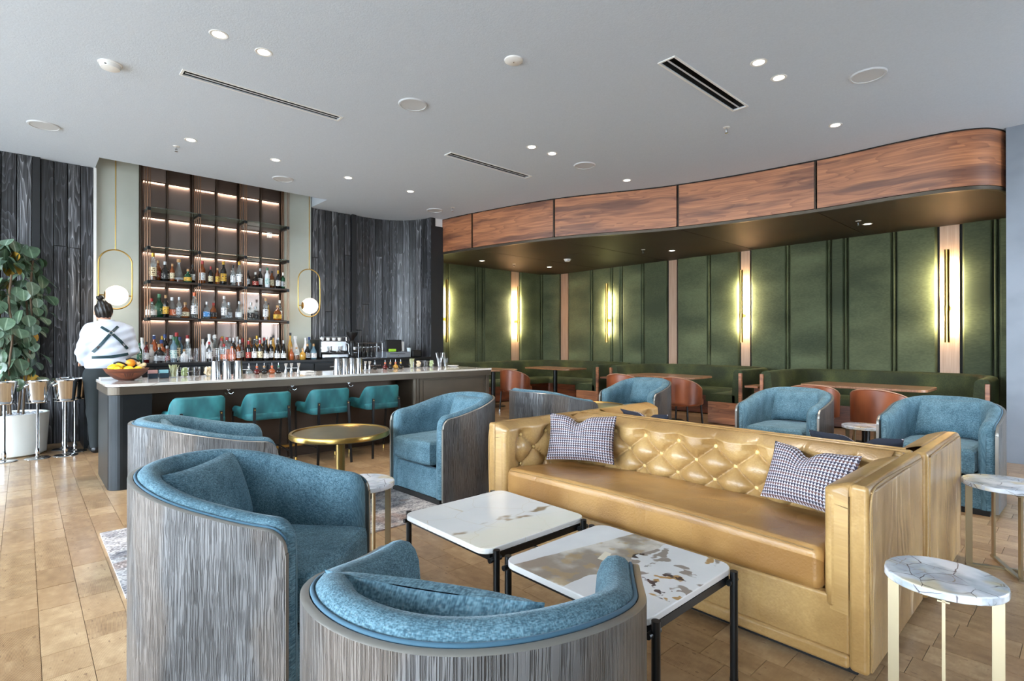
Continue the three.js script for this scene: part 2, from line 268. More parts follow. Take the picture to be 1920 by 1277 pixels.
// ================================================================ the room
const CEIL = 3.61, SOF = 2.957;
struct('terrace', span(-60, 60, -0.5, -0.2, -60, 60), std({ color: 0xa9a7a2, roughness: 0.9 }));
{ // floor: a sub-floor with end-grain blocks laid in courses along z
  const fl = struct('floor', span(-4, 9.9, -0.2, -0.009, -9.5, 3.2), M.floorGap);
  const W = 0.156, L = [0.3, 0.21], R = rngOf(5), variants = [];
  for (const len of L) for (let k = 0; k < 20; k++) {
    const g = new THREE.BoxGeometry(W - 0.002, 0.012, len - 0.002).toNonIndexed(), p = g.attributes.position, uv = g.attributes.uv;
    const ci = (k * 5 + (len < 0.25 ? 3 : 0)) % 8, cj = (k * 3 + (len < 0.25 ? 1 : 0)) % 4;
    for (let i = 0; i < p.count; i++) uv.setXY(i, (ci + 0.06 + 0.88 * (p.getZ(i) / len + 0.5)) / 8, (cj + 0.06 + 0.88 * (p.getX(i) / W + 0.5)) / 4);
    variants.push({ g, len });
  }
  const cov = [[2.3, 4.3, -2.85, -0.5], [0.5, 4.9, -6.7, -5.7], [0.35, 3.0, -4.55, -3.3], [0.5, 6, -9.5, -8.2], [7.9, 9.9, -9.5, -0.6], [0.1, 1.1, -2.8, -1.5]];
  const all = []; camera.updateMatrixWorld(); camera.updateProjectionMatrix();
  for (let i = 0, x = -4; x < 9.8; x += W, i++) for (let z = 3.2 - R() * 0.3; z > -9.4;) {
    const v = Math.floor(R() * 40), len = variants[v].len, zc = z - len / 2, xc = x + W / 2; z -= len;
    const q = V3(xc, 0, zc).project(camera), d = Math.hypot(xc, zc);
    const seen = q.z < 1 && Math.abs(q.x) < 1.02 && Math.abs(q.y) < 1.02 && xc * 0.6756 - zc * 0.7373 > 0.3 && !cov.some((c) => xc > c[0] && xc < c[1] && zc > c[2] && zc < c[3]);
    all.push({ v, xc, zc, d: seen ? d : 1e3 + d });
  }
  all.sort((a, b) => a.d - b.d);
  const rest = [];
  all.forEach((b, i) => { const y = -0.006 + (hash(i, 3, 1) - 0.5) * 0.0012; if (i < 300) part(fl, 'floor_block', variants[b.v].g, M.floor, [b.xc, y, b.zc]); else rest.push(variants[b.v].g.clone().translate(b.xc, y, b.zc)); });
  part(fl, 'floor_blocks_beyond', join(rest), M.floor).userData.kind = 'stuff';
}
{ // ceiling with the raised slot over the bottle wall and three air slots
  const hole = (x0, x1, z0, z1) => [[x0, z0], [x1, z0], [x1, z1], [x0, z1]];
  const slots = [[0.99, 2.42, -5.33, -5.2], [3.87, 5.23, -2.44, -2.28], [3.83, 5.22, -5.42, -5.28]];
  struct('ceiling', slab(hole(-4.2, 9.95, -9.6, 3.4), CEIL, CEIL + 0.16, 0, [hole(0.70, 3.64, -9.4, -8.42), ...slots.map((s) => hole(s[0] + 0.02, s[1] - 0.02, s[2] + 0.014, s[3] - 0.014))]), M.ceiling);
  struct('ceiling_recess', join([span(0.5, 3.84, 4.5, 4.6, -9.3, -8.2), span(0.6, 0.70, CEIL + 0.16, 4.5, -9.3, -8.3), span(3.64, 3.74, CEIL + 0.16, 4.5, -9.3, -8.3), span(0.6, 3.74, CEIL + 0.16, 4.5, -8.42, -8.3)]), M.ceiling);
  const where = ['in front of the bar beside two left spotlights', 'above the walnut soffit side on the right', 'over the bar stools near the curved dark wall'];
  slots.forEach((s, i) => {
    const t = thing('linear_air_diffuser', 'white framed black slot air diffuser ' + where[i], 'air vent', [(s[0] + s[1]) / 2, CEIL, (s[2] + s[3]) / 2], 0, 'slot diffusers in the ceiling');
    const w = s[1] - s[0], d = s[3] - s[2], f = 0.017;
    part(t, 'frame', join([box(w, 0.008, f, 0, -0.004, d / 2 - f / 2), box(w, 0.008, f, 0, -0.004, -d / 2 + f / 2), box(f, 0.008, d - 2 * f, w / 2 - f / 2, -0.004, 0), box(f, 0.008, d - 2 * f, -w / 2 + f / 2, -0.004, 0)]), M.white);
    part(t, 'plenum', join([box(w - 0.045, 0.02, d - 0.03, 0, 0.14, 0), box(w - 0.045, 0.13, 0.003, 0, 0.07, d / 2 - 0.0185), box(w - 0.045, 0.13, 0.003, 0, 0.07, -d / 2 + 0.0185), box(0.003, 0.13, d - 0.04, w / 2 - 0.025, 0.07, 0), box(0.003, 0.13, d - 0.04, -w / 2 + 0.025, 0.07, 0)]), M.blackMatte);
    part(t, 'blade', box(w - 0.06, 0.003, 0.016, 0, -0.002, 0), M.whiteGrey);
  });
}
// --- ceiling fittings
function downlight(x, y, z, label, k = 1) {
  const t = thing('downlight', label, 'downlight', [x, y, z], 0, 'recessed round ceiling spotlights');
  part(t, 'trim', lathe([[0.044, -0.001], [0.05, -0.004], [0.062, -0.004], [0.066, 0]], 32), M.white);
  part(t, 'lens', cyl(0.045, 0.045, 0.003, 32, 0, -0.0005, 0), M.lens);
  const s = new THREE.SpotLight(0xfff0e0, 9 * k, 0, 0.75, 0.7, 2); s.position.set(x, y - 0.02, z); s.target.position.set(x, 0, z); s.shadow.radius = 2; s.castShadow = true; scene.add(s, s.target);
}
const dl = [[1.08, -4.44, 'left one of the pair nearest the ceiling smoke detector'], [1.41, -4.47, 'right one of the pair above the left slot diffuser'], [1.41, -6.98, 'leftmost in the row over the bar'], [2.36, -7.02, 'second from left in the row over the bar'], [3.37, -7.09, 'third from left in the row over the bar'], [4.38, -7.09, 'fourth and farthest in the row over the bar'],
  [4.44, -4.5, 'left one of the small pair above the middle of the room'], [4.78, -4.49, 'right one of the small pair above the middle of the room'], [4.48, -1.87, 'upper one of the pair right of the large slot diffuser'], [4.87, -1.86, 'lower one of the pair right of the large slot diffuser'], [6.38, -1.86, 'alone above the right part of the walnut soffit'], [6.36, -4.51, 'alone above the second walnut panel from the left']];
for (const [x, z, l] of dl) downlight(x, CEIL, z, 'round ceiling spotlight, ' + l);
const dls = [[6.91, -8.45, 'leftmost'], [8.58, -8.14, 'second from left'], [8.69, -5.18, 'third from left'], [8.75, -2.15, 'rightmost']];
for (const [x, z, l] of dls) downlight(x, SOF, z, 'lit round spotlight in dark booth soffit, ' + l + ' of four', 0.8);
[[0.16, -7.56, 'at the far left above the plant'], [2.79, -4.47, 'in the middle near the slot diffuser'], [2.71, -7.76, 'above the bottle shelves'], [5.41, -4.5, 'beside the small pair of spotlights'], [5.39, -1.32, 'largest, at upper right'], [5.32, -7.81, 'smallest, near the curved dark wall']].forEach(([x, z, l]) => {
  const t = thing('ceiling_speaker', 'flat round grey ceiling speaker ' + l, 'speaker', [x, CEIL, z], 0, 'round ceiling speakers');
  part(t, 'rim', lathe([[0.118, -0.004], [0.121, -0.014], [0.135, -0.012], [0.142, 0]], 40), M.whiteGrey);
  part(t, 'grille', cyl(0.118, 0.118, 0.005, 40, 0, -0.006, 0), M.whiteGrey);
});
function smoke(x, y, z, label, k = 1) {
  const t = thing('smoke_detector', label, 'smoke detector', [x, y, z]);
  part(t, 'base', lathe([[0, -0.012], [0.07 * k, -0.012], [0.075 * k, 0]], 32), M.white);
  const h = part(t, 'housing', lathe([[0, -0.05], [0.035 * k, -0.05], [0.058 * k, -0.04], [0.066 * k, -0.012]], 32), M.white);
  part(h, 'sensor_slot', box(0.03, 0.008, 0.004, -0.03, -0.03, 0.052 * k), M.black);
}
smoke(0.53, CEIL, -5.52, 'domed white smoke detector on the ceiling at upper left', 1.15);
smoke(8.04, SOF, -7.13, 'white smoke detector hanging from the dark booth soffit');
{ const t = thing('ceiling_cover_plate', 'plain white round cover plate at the top middle of the ceiling', 'cover plate', [2.96, CEIL, -3.21]); part(t, 'plate', lathe([[0, -0.018], [0.06, -0.018], [0.075, -0.01], [0.078, 0]], 32), M.white); part(t, 'screw', cyl(0.005, 0.005, 0.003, 10, 0, -0.0195, 0), M.steel); }
[[1.33, CEIL, -7.32, 'above the left pendant lamp'], [5.58, CEIL, -2.67, 'below the large slot diffuser'], [5.44, CEIL, -7.45, 'near the left end of the walnut soffit'], [7.7, SOF, -8.34, 'in the dark soffit, leftmost'], [8.21, SOF, -5.47, 'in the dark soffit, middle'], [8.43, SOF, -2.18, 'in the dark soffit, rightmost']].forEach(([x, y, z, l]) => {
  const t = thing('fire_sprinkler', 'small white sprinkler head ' + l, 'sprinkler', [x, y, z], 0, 'sprinkler heads');
  part(t, 'escutcheon', lathe([[0, -0.006], [0.03, -0.006], [0.036, 0]], 20), M.white);
  part(t, 'body', cyl(0.008, 0.011, 0.03, 12, 0, -0.02, 0), M.steel);
  part(t, 'frame', join([bar([-0.012, -0.03, 0], [-0.005, -0.06, 0], 0.003, 6), bar([0.012, -0.03, 0], [0.005, -0.06, 0], 0.003, 6), box(0.028, 0.006, 0.008, 0, -0.032, 0)]), M.steel);
  part(t, 'deflector', cyl(0.018, 0.018, 0.003, 16, 0, -0.062, 0), M.steel);
});
// --- outer walls behind the camera: two glazed fronts that let the daylight in
{
  const front = [span(-4.2, 8.2, 3.25, 3.8, 3.2, 3.4), span(-4.2, 8.2, -0.2, 0.12, 3.2, 3.4), 0].filter(Boolean), left = [span(-4.2, -4, 3.25, 3.8, -9.4, 3.2), span(-4.2, -4, -0.2, 0.12, -9.4, 3.2)];
  for (const x of [5.6, 8.0]) front.push(span(x - 0.14, x + 0.14, 0.12, 3.25, 3.2, 3.4));
  for (const z of [-9.2, -6.2, -3.2, -0.2, 3.05]) left.push(span(-4.2, -4, 0.12, 3.25, z - 0.14, z + 0.14));
  struct('wall_front', join([span(-4.2, 5.6, 0.12, 3.25, 3.2, 3.4), ...front]), M.charEdge); struct('wall_left', join(left), M.whiteGrey);
  const w1 = struct('window_1'), w2 = struct('window_2');
  for (const [a, b] of [[5.74, 7.86]]) part(w1, 'frame', join([span(a, b, 0.12, 0.17, 3.27, 3.33), span(a, b, 3.2, 3.25, 3.27, 3.33), span(a, a + 0.05, 0.17, 3.2, 3.27, 3.33), span(b - 0.05, b, 0.17, 3.2, 3.27, 3.33), span((a + b) / 2 - 0.03, (a + b) / 2 + 0.03, 0.17, 3.2, 3.27, 3.33)]), M.black);
  for (const [a, b] of [[-9.06, -6.34], [-6.06, -3.34], [-3.06, -0.34], [-0.06, 2.91]]) part(w2, 'frame', join([span(-4.13, -4.07, 0.12, 0.17, a, b), span(-4.13, -4.07, 3.2, 3.25, a, b), span(-4.13, -4.07, 0.17, 3.2, a, a + 0.05), span(-4.13, -4.07, 0.17, 3.2, b - 0.05, b), span(-4.13, -4.07, 0.17, 3.2, (a + b) / 2 - 0.03, (a + b) / 2 + 0.03)]), M.black);
}
// --- charred plank walls
const plankR = rngOf(77);
function plankPiece(w, h) { return shiftUV(rbox(w, h, 0.03, 0.006, 1), Math.floor(plankR() * 8) * 0.1625 + plankR() * 0.02, plankR() * 3.6); }
function planks(parent, x0, x1, w, z) {
  const n = Math.max(1, Math.round((x1 - x0) / w)), s = (x1 - x0) / n;
  for (let i = 0; i < n; i++) {
    const cut = 0.5 + plankR() * 2.6, zz = z - 0.015 + (plankR() - 0.5) * 0.008;
    for (const [a, b] of [[0, cut], [cut, CEIL]]) part(parent, 'plank', plankPiece(s - 0.008, b - a - 0.004), M.charTones[Math.floor(plankR() * 3)], [x0 + s * (i + 0.5), (a + b) / 2, zz]);
  }
}
{
  const wb = struct('wall_back', join([span(-4.2, 0.69, -0.2, 3.7, -9.3, -9.0), span(3.66, 4.45, -0.2, 3.7, -9.5, -9.18), span(0.6, 3.74, -0.2, 4.6, -9.4, -9.16)]), M.charEdge);
  planks(wb, -1.6, 0.08, 0.14, -8.91); planks(wb, 0.155, 0.685, 0.14, -8.96);
  part(wb, 'batten', rbox(0.075, CEIL, 0.07, 0.004, 1, 0.1175, CEIL / 2, -8.945), M.charEdge);
  part(wb, 'corner_trim', span(0.685, 0.715, 0, CEIL, -9.16, -8.945), M.white);
  part(wb, 'corner_trim', span(3.625, 3.66, 0, CEIL, -9.2, -9.08), M.charEdge);
  planks(wb, 3.66, 4.38, 0.12, -9.1);
  const wc = struct('wall_curved', span(4.4, 5.84, -0.2, 3.7, -9.6, -9.3), M.charEdge);
  part(wc, 'batten', rbox(0.08, CEIL, 0.1, 0.004, 1, 4.425, CEIL / 2, -9.11), M.charEdge);
  planks(wc, 4.47, 4.75, 0.14, -9.12);
  const C = [4.75, -8.3], r = 0.82, N = 10;
  for (let i = 0; i < N; i++) {
    const a0 = -HP + (i / N) * HP, a1 = a0 + HP / N - 0.01, o = (plankR() - 0.5) * 0.008, cut = 0.4 + plankR() * 2.8;
    for (const [a, b] of [[0, cut], [cut + 0.003, CEIL]]) part(wc, 'plank', shiftUV(sweep(arc(...C, r, a0, a1, 5), [[o, a], [o, b], [0.03, b], [0.03, a]]), Math.floor(plankR() * 8) * 0.1625, plankR() * 3.6), M.charTones[Math.floor(plankR() * 3)]);
  }
  part(wc, 'wall_core', sweep(arc(...C, r, -HP, 0, 16), [[0.03, 0], [0.03, CEIL], [0.1, CEIL], [0.1, 0]]), M.charEdge);
  part(wc, 'end_panel', span(5.575, 5.85, 0, 3.46, -9.3, -8.3), M.charEdge);
  part(wc, 'end_header', span(5.60, 5.84, 3.46, CEIL, -9.3, -8.32), M.white);
  const ni = part(wb, 'niche_plaster', span(0.715, 3.625, 0, 4.5, -9.16, -9.04), M.plaster); ni.userData.label = 'smooth sage grey plaster behind the bottle shelves';
}
// --- booth alcove: velvet padded wall, dark soffit, walnut fascia
const alc = [[5.86, -9.3], [9.2, -9.3], ...arc(9.2, -8.75, 0.55, -HP, 0, 12).slice(1), [9.75, -0.62]];
const alcP = plan(alc);
function alcAt(s) { let i = 1; while (i < alc.length - 1 && alcP.len[i] < s) i++; const t = (s - alcP.len[i - 1]) / (alcP.len[i] - alcP.len[i - 1]), a = alc[i - 1], b = alc[i], dx = b[0] - a[0], dz = b[1] - a[1], l = Math.hypot(dx, dz); return { x: mix(a[0], b[0], t), z: mix(a[1], b[1], t), nx: -dz / l, nz: dx / l }; }   // n points into the room
const sOfX = (x) => x - 5.86, sCorner = 3.34 + 0.55 * HP, sOfZ = (z) => sCorner + (z + 8.75);
{
  const wr = struct('wall_right', sweep(alc, [[0, -0.2], [0, 3.7], [0.2, 3.7], [0.2, -0.2]]), M.blackMatte);
  const pad = (s0, s1, th = 0.055, r = 0.03) => {
    const n = Math.max(10, Math.round((s1 - s0) / 0.08) + 10), L = s1 - s0;
    const g = grid(n, 12, (u, v) => {
      const e = 5 / n, uu = u < e ? (u / e) * (r / L) : u > 1 - e ? 1 - ((1 - u) / e) * (r / L) : r / L + (u - e) / (1 - 2 * e) * (1 - 2 * r / L);
      const d = Math.min(uu, 1 - uu) * L, k = d < r ? Math.sqrt(Math.max(0, 1 - (1 - d / r) ** 2)) : 1, q = alcAt(s0 + uu * L), o = 0.012 + th * k;
      return [q.x + q.nx * o, mix(0.3, SOF, v), q.z + q.nz * o];
    }, (u, v) => [s0 + u * L, v * (SOF - 0.3)], 0);
    part(wr, 'velvet_panel', g, M.velvet);
  };
  const bead = (s, w = 0.045) => pad(s - w / 2, s + w / 2, 0.06, w / 2);
  const strip = (s0, s1) => { const pts = [s0, (s0 + s1) / 2, s1].map((s) => { const q = alcAt(s); return [q.x, q.z]; }); part(wr, 'timber_strip', sweep(pts, [[-0.03, 0.3], [-0.03, SOF], [0, SOF], [0, 0.3]]), M.blush); };
  // runs between timber strips: edges then bead positions
  const X = sOfX, Z = sOfZ;
  const runs = [[X(5.9), X(8.44), [X(6.62), X(7.4), X(7.6)]], [X(8.75), Z(-8.86), [X(9.2) + 0.25]], [Z(-8.57), Z(-5.9), [Z(-7.85), Z(-7.28), Z(-7.02), Z(-6.47)]], [Z(-5.66), Z(-4.41), [Z(-4.99)]], [Z(-4.19), Z(-1.53), [Z(-3.56), Z(-2.92), Z(-2.68), Z(-2.04)]], [Z(-1.25), Z(-0.66), [Z(-0.9)]]];
  for (const [a, b, bs] of runs) { let s = a; for (const q of bs) { if (q - 0.03 > s + 0.05) pad(s, q - 0.028); bead(q); s = q + 0.028; } pad(s, b); }
  for (const [a, b] of [[X(8.47), X(8.72)], [Z(-8.83), Z(-8.6)], [Z(-5.87), Z(-5.69)], [Z(-4.38), Z(-4.22)], [Z(-1.5), Z(-1.28)]]) strip(a, b);
  struct('wall_concrete', span(7.82, 8.1, -0.2, 3.7, -0.64, 3.4), M.concrete);
  struct('wall_alcove_end', span(7.9, 9.95, -0.2, 3.7, -0.63, -0.45), M.charEdge);
}
const fasciaCurve = new THREE.CatmullRomCurve3([[5.865, -8.45], [5.88, -8.1], [5.96, -7.54], [6.33, -5.89], [7.1, -4.13], [7.44, -2.39], [7.47, -1.5], [7.53, -1.04], [7.66, -0.81], [7.86, -0.7], [8.1, -0.665]].map(([x, z]) => V3(x, 0, z)), false, 'centripetal');
const fas = fasciaCurve.getSpacedPoints(700).map((p) => [p.x, p.z]);
{
  const cuts = [-8.45, -7.54, -5.89, -4.13, -2.39, -0.6], sof = struct('ceiling_soffit'), fc = struct('trim_1');
  const at = (z0, z1) => fas.filter((p) => p[1] > z0 + 0.008 && p[1] < z1 - 0.008);
  for (let i = 0; i < 5; i++) {
    const seg = i === 4 ? fas.filter((p) => p[1] > cuts[4] + 0.008) : at(cuts[i], cuts[i + 1]);
    part(fc, 'walnut_panel', shiftUV(sweep(seg, [[0, SOF + 0.035], [0, CEIL - 0.012], [-0.03, CEIL - 0.012], [-0.03, SOF + 0.035]]), i * 0.83, i * 0.37), M.walnut);
    if (i) { const q = fas.reduce((a, p) => Math.abs(p[1] - cuts[i]) < Math.abs(a[1] - cuts[i]) ? p : a); const j = fas.indexOf(q); part(fc, 'joint_strip', sweep([fas[j - 1], q, fas[j + 1]].map((p, k) => k === 1 ? p : [mix(q[0], p[0], 0.6), mix(q[1], p[1], 0.6)]), [[-0.004, SOF + 0.03], [-0.004, CEIL - 0.01], [-0.03, CEIL - 0.01], [-0.03, SOF + 0.03]]), M.bronzeDark); }
    const lo = i === 0 ? -9.28 : cuts[i] + 0.006, hi = i === 4 ? -0.64 : cuts[i + 1] - 0.006;
    const edge = i === 0 ? [[5.86, lo], ...seg.map((p) => [p[0] + 0.02, p[1]])] : seg.map((p) => [p[0] + 0.02, p[1]]);
    edge[0][1] = lo; edge[edge.length - 1][1] = Math.min(hi, i === 4 ? -0.645 : hi);
    const inner = i === 0 ? [[9.72, edge[edge.length - 1][1]], [9.72, -8.7], [9.6, -9.1], [9.2, -9.28]] : [[9.73, edge[edge.length - 1][1]], [9.73, lo]];
    part(sof, 'soffit_panel', slab([...edge, ...inner], SOF, SOF + 0.03), M.soffit);
  }
  part(sof, 'soffit_backing', slab([[5.86, -9.28], ...fas.map((p) => [p[0] + 0.04, p[1]]), [9.73, -0.645], [9.73, -8.7], [9.6, -9.1], [9.2, -9.28]], SOF + 0.03, SOF + 0.06), M.blackMatte);
  part(fc, 'bottom_trim', sweep(fas, [[0.006, SOF - 0.012], [0.006, SOF + 0.026], [-0.035, SOF + 0.026], [-0.035, SOF - 0.012]]), M.bronze);
  part(fc, 'shadow_gap', sweep(fas, [[-0.018, CEIL - 0.02], [-0.018, CEIL - 0.001], [-0.03, CEIL - 0.001], [-0.03, CEIL - 0.02]]), M.blackMatte);
  part(sof, 'access_hatch', box(0.5, 0.004, 0.35, 7.9, SOF - 0.001, -6.6), M.soffit);
}
// --- wall sconces: brass half tube, its open side turned to the wall
function sconce(s, label) {
  const q = alcAt(s), t = thing('wall_sconce', label, 'wall light', [q.x, 0, q.z], Math.atan2(q.nx, q.nz), 'brass tube sconces on the velvet wall');
  const zc = 0.16, y0 = 1.29, y1 = 2.6, ym = 1.775;
  const half = (a, b) => grid(14, 1, (u, v) => { const an = Math.PI * (-0.12 + 1.24 * u); return [0.03 * Math.cos(an), mix(a, b, v) + (v < 0.5 ? 1 : 0) * 0, zc + 0.03 * Math.sin(an)]; }, null, 0);
  part(t, 'tube', half(ym + 0.03, y1), M.brass); part(t, 'tube', half(y0, ym - 0.03), M.brass);
  part(t, 'collar', cyl(0.034, 0.034, 0.075, 24, 0, ym, zc), M.brass);
  part(t, 'bracket', rbox(0.05, 0.06, zc - 0.03, 0.006, 2, 0, ym, (zc + 0.05) / 2), M.brass);
  for (const [a, b] of [[ym + 0.06, y1 - 0.22], [y0 + 0.2, ym - 0.06]]) {
    part(t, 'light_strip', box(0.034, b - a, 0.006, 0, (a + b) / 2, zc - 0.006), M.sconceGlow);
    const L = new THREE.RectAreaLight(0xffecc0, 560, 0.034, b - a), p = V3(0, (a + b) / 2, zc - 0.012).applyAxisAngle(V3(0, 1, 0), t.rotation.y).add(t.position);
    L.position.copy(p); L.lookAt(p.x - q.nx, p.y, p.z - q.nz); scene.add(L);
  }
}
sconce(sOfX(6.53), 'brass tube wall light half hidden behind the dark end panel'); sconce(sOfX(8.58), 'brass tube wall light left of the booth corner'); sconce(sOfZ(-7.34), 'brass tube wall light third from left on the green wall'); sconce(sOfZ(-4.32), 'brass tube wall light second from right on the green wall'); sconce(sOfZ(-1.40), 'brass tube wall light at the right end of the green wall');
// --- booths
function corner(pts, r, n = 8) {   // round the inner corners of a plan polyline
  const o = [pts[0]];
  for (let i = 1; i < pts.length - 1; i++) { const [a, b, c] = [pts[i - 1], pts[i], pts[i + 1]].map((p) => new THREE.Vector2(...p)); const u = a.clone().sub(b).setLength(r).add(b), w = c.clone().sub(b).setLength(r).add(b); for (let k = 0; k <= n; k++) { const t = k / n; o.push([(1 - t) ** 2 * u.x + 2 * t * (1 - t) * b.x + t * t * w.x, (1 - t) ** 2 * u.y + 2 * t * (1 - t) * b.y + t * t * w.y]); } }
  o.push(pts[pts.length - 1]); return o;
}
function booth(pts, label) {
  const t = thing('booth_bench', label, 'banquette', [0, 0, 0], 0, 'curved velvet booths'), path = corner(pts, 0.75, 10);
  part(t, 'base', sweep(path, [[0.0, 0.02], [0.0, 0.34], [0.56, 0.34], [0.56, 0.02]], { crease: 0.5 }), M.walnutDark);
  part(t, 'seat', sweep(path, [[0.12, 0.345], [0.12, 0.46], [0.2, 0.475], [0.5, 0.475], [0.57, 0.462], [0.6, 0.43], [0.595, 0.345]], { crease: 0.9 }), M.velvetSeat);
  part(t, 'backrest', sweep(path, [[0, 0.345], [0, 0.83], [0.02, 0.855], [0.05, 0.865], [0.09, 0.865], [0.12, 0.855], [0.14, 0.83], [0.165, 0.5], [0.165, 0.345]], { crease: 0.9 }), M.velvetSeat);
  for (const i of [0, path.length - 1]) { const { nor } = plan(path), p = path[i], n = nor[i], c = [p[0] + n[0] * 0.082, p[1] + n[1] * 0.082]; part(t, 'end_post', rbox(0.045, 0.80, 0.045, 0.006, 2, p[0] - 0.024, 0.42, p[1] + n[1] * 0.02 + (Math.abs(n[1]) < 0.5 ? 0.02 : 0)), M.walnut); part(t, 'end_panel', rbox(0.02, 0.34, 0.5, 0.003, 1, p[0] - 0.012, 0.18, p[1] + n[1] * 0.3), M.walnut); void c; }
  return t;
}
booth([[8.12, -0.8], [9.62, -0.8], [9.62, -3.36], [8.12, -3.36]], 'rightmost dark green velvet booth behind two brown leather chairs');
booth([[8.12, -3.64], [9.62, -3.64], [9.62, -6.12], [8.12, -6.12]], 'middle dark green velvet booth around the middle walnut table');
booth([[8.12, -6.40], [9.62, -6.40], [9.62, -9.18], [6.0, -9.18]], 'long dark green velvet booth running round the far corner');
for (const z of [-3.5, -6.26]) { single('booth_divider_shelf', `narrow walnut shelf between the end posts of two booths, ${z > -4 ? 'right' : 'left'} one`, 'shelf', join([rbox(0.4, 0.03, 0.2, 0.004, 1, 8.3, 0.62, z), rbox(0.03, 0.62, 0.2, 0.004, 1, 8.45, 0.31, z)]), M.walnut); }
// ================================================================ seating and tables
function loaf(L, sec, r, n, disp) {   // closed section [a, b] run along x from -L/2 to L/2 with rounded ends; a is depth (z), b is height (y)
  let ca = 0, cb = 0, ha = 0, hb = 0; for (const p of sec) { ca += p[0] / sec.length; cb += p[1] / sec.length; } for (const p of sec) { ha = Math.max(ha, Math.abs(p[0] - ca)); hb = Math.max(hb, Math.abs(p[1] - cb)); }
  const xs = []; for (let i = 0; i <= 6; i++) xs.push(r * (1 - Math.cos(i / 6 * HP))); for (let i = 1; i < n; i++) xs.push(mix(r, L - r, i / n)); for (let i = 6; i >= 0; i--) xs.push(L - r * (1 - Math.cos(i / 6 * HP)));
  const pts = [...sec, sec[0]], m = pts.length - 1, pl = [0]; for (let j = 1; j <= m; j++) pl.push(pl[j - 1] + Math.hypot(pts[j][0] - pts[j - 1][0], pts[j][1] - pts[j - 1][1]));
  const g = grid(xs.length - 1, m, (u, v, i, j) => {
    const x = xs[i], d = Math.min(x, L - x), k = d < r ? r - Math.sqrt(Math.max(0, r * r - (r - d) ** 2)) : 0;
    let a = ca + (pts[j][0] - ca) * (ha - k) / ha, b = cb + (pts[j][1] - cb) * (hb - k) / hb; const q = [x - L / 2, b, a]; return disp ? disp(q, j / m) : q;
  }, (u, v) => [xs[Math.round(u * (xs.length - 1))], pl[Math.round(v * m)]], 0);
  const caps = [0, xs.length - 1].map((i) => { const k = r, c = new THREE.ShapeGeometry(new THREE.Shape(sec.map((p) => new THREE.Vector2(ca + (p[0] - ca) * (ha - k) / ha, cb + (p[1] - cb) * (hb - k) / hb)))).toNonIndexed(), p = c.attributes.position; for (let q = 0; q < p.count; q++) { const o = [i ? L / 2 : -L / 2, p.getY(q), p.getX(q)]; const e = disp ? disp(o, 0.5) : o; p.setXYZ(q, ...e); } c.computeVertexNormals(); return c; });
  return join([g, ...caps]);
}
function rsec(a0, a1, b0, b1, r, n = 5, mid = 5) {   // rounded rectangle section with extra points along its sides
  const o = []; const add = (x0, y0, x1, y1) => { for (let i = 1; i < mid; i++) o.push([mix(x0, x1, i / mid), mix(y0, y1, i / mid)]); };
  for (let q = 0; q < 4; q++) {
    const cx = q === 0 || q === 3 ? a1 - r : a0 + r, cy = q < 2 ? b1 - r : b0 + r;
    for (let i = 0; i <= n; i++) { const an = q * HP + i / n * HP; o.push([cx + r * Math.cos(an), cy + r * Math.sin(an)]); }
    if (q === 0) add(a1 - r, b1, a0 + r, b1); if (q === 1) add(a0, b1 - r, a0, b0 + r); if (q === 2) add(a0 + r, b0, a1 - r, b0); if (q === 3) add(a1, b0 + r, a1, b1 - r);
  }
  return o;
}
function pillow(w, h, t, dent = 0) {   // stands on its lower edge, front to +z
  const side = (s) => grid(32, 24, (u, v) => {
    const a = 2 * u - 1, b = 2 * v - 1, th = Math.pow(Math.max(0, 1 - Math.abs(a) ** 2.6), 0.55) * Math.pow(Math.max(0, 1 - Math.abs(b) ** 2.6), 0.55);
    const pinchX = 1 - 0.07 * (1 - a * a) * 0, x = w / 2 * a * (1 - 0.06 * (1 - b * b)) * pinchX;
    let y = h / 2 * b * (1 - 0.09 * (1 - a * a)); y -= dent * h * 0.5 * Math.exp(-(((a + 0.1) / 0.22) ** 2)) * sstep(-0.1, 1, b);
    const wr = 0.004 * (fbm(u, v, 5, 4, 3, 301) - 0.5) * 4 * (1 - th * 0.5); return [x, y + h / 2, s * (t / 2 * th * (1 - dent * 0.6 * Math.exp(-(((a + 0.1) / 0.2) ** 2)) * sstep(0, 1, b)) + wr * 0.5)];
  }, (u, v) => [u * w, v * h], 0);
  return [side(1), side(-1)];
}
// --- barrel chair
function chairPath() {
  const a = 0.385, b = 0.42, f = 0.36, p = []; const n1 = 16, n2 = 48;
  for (let i = 0; i < n1; i++) p.push([a, f - (f * i) / n1]); for (let i = 0; i <= n2; i++) { const t = i / n2 * Math.PI; p.push([a * Math.cos(t), -b * Math.sin(t)]); } for (let i = 1; i <= n1; i++) p.push([-a, (f * i) / n1]);
  // finer steps at the two front ends
  const e = [0.004, 0.010, 0.018, 0.028, 0.04, 0.055, 0.075]; const st = [p[0], ...e.map((d) => [a, f - d])], en = [...e.map((d) => [-a, f - d]).reverse(), p[p.length - 1]];
  return [...st, ...p.filter((q) => q[1] < f - 0.085), ...en];
}
const CP = chairPath(), CQ = plan(CP), CL = CQ.len[CQ.len.length - 1];
function chairH(i) { const z = CP[i][1], k = clamp((0.36 - z) / 0.78), d = Math.min(CQ.len[i], CL - CQ.len[i]), rr = 0.075; let h = 0.675 + 0.125 * sstep(0, 1, k); if (d < rr) h -= rr - Math.sqrt(rr * rr - (rr - d) ** 2); return h; }
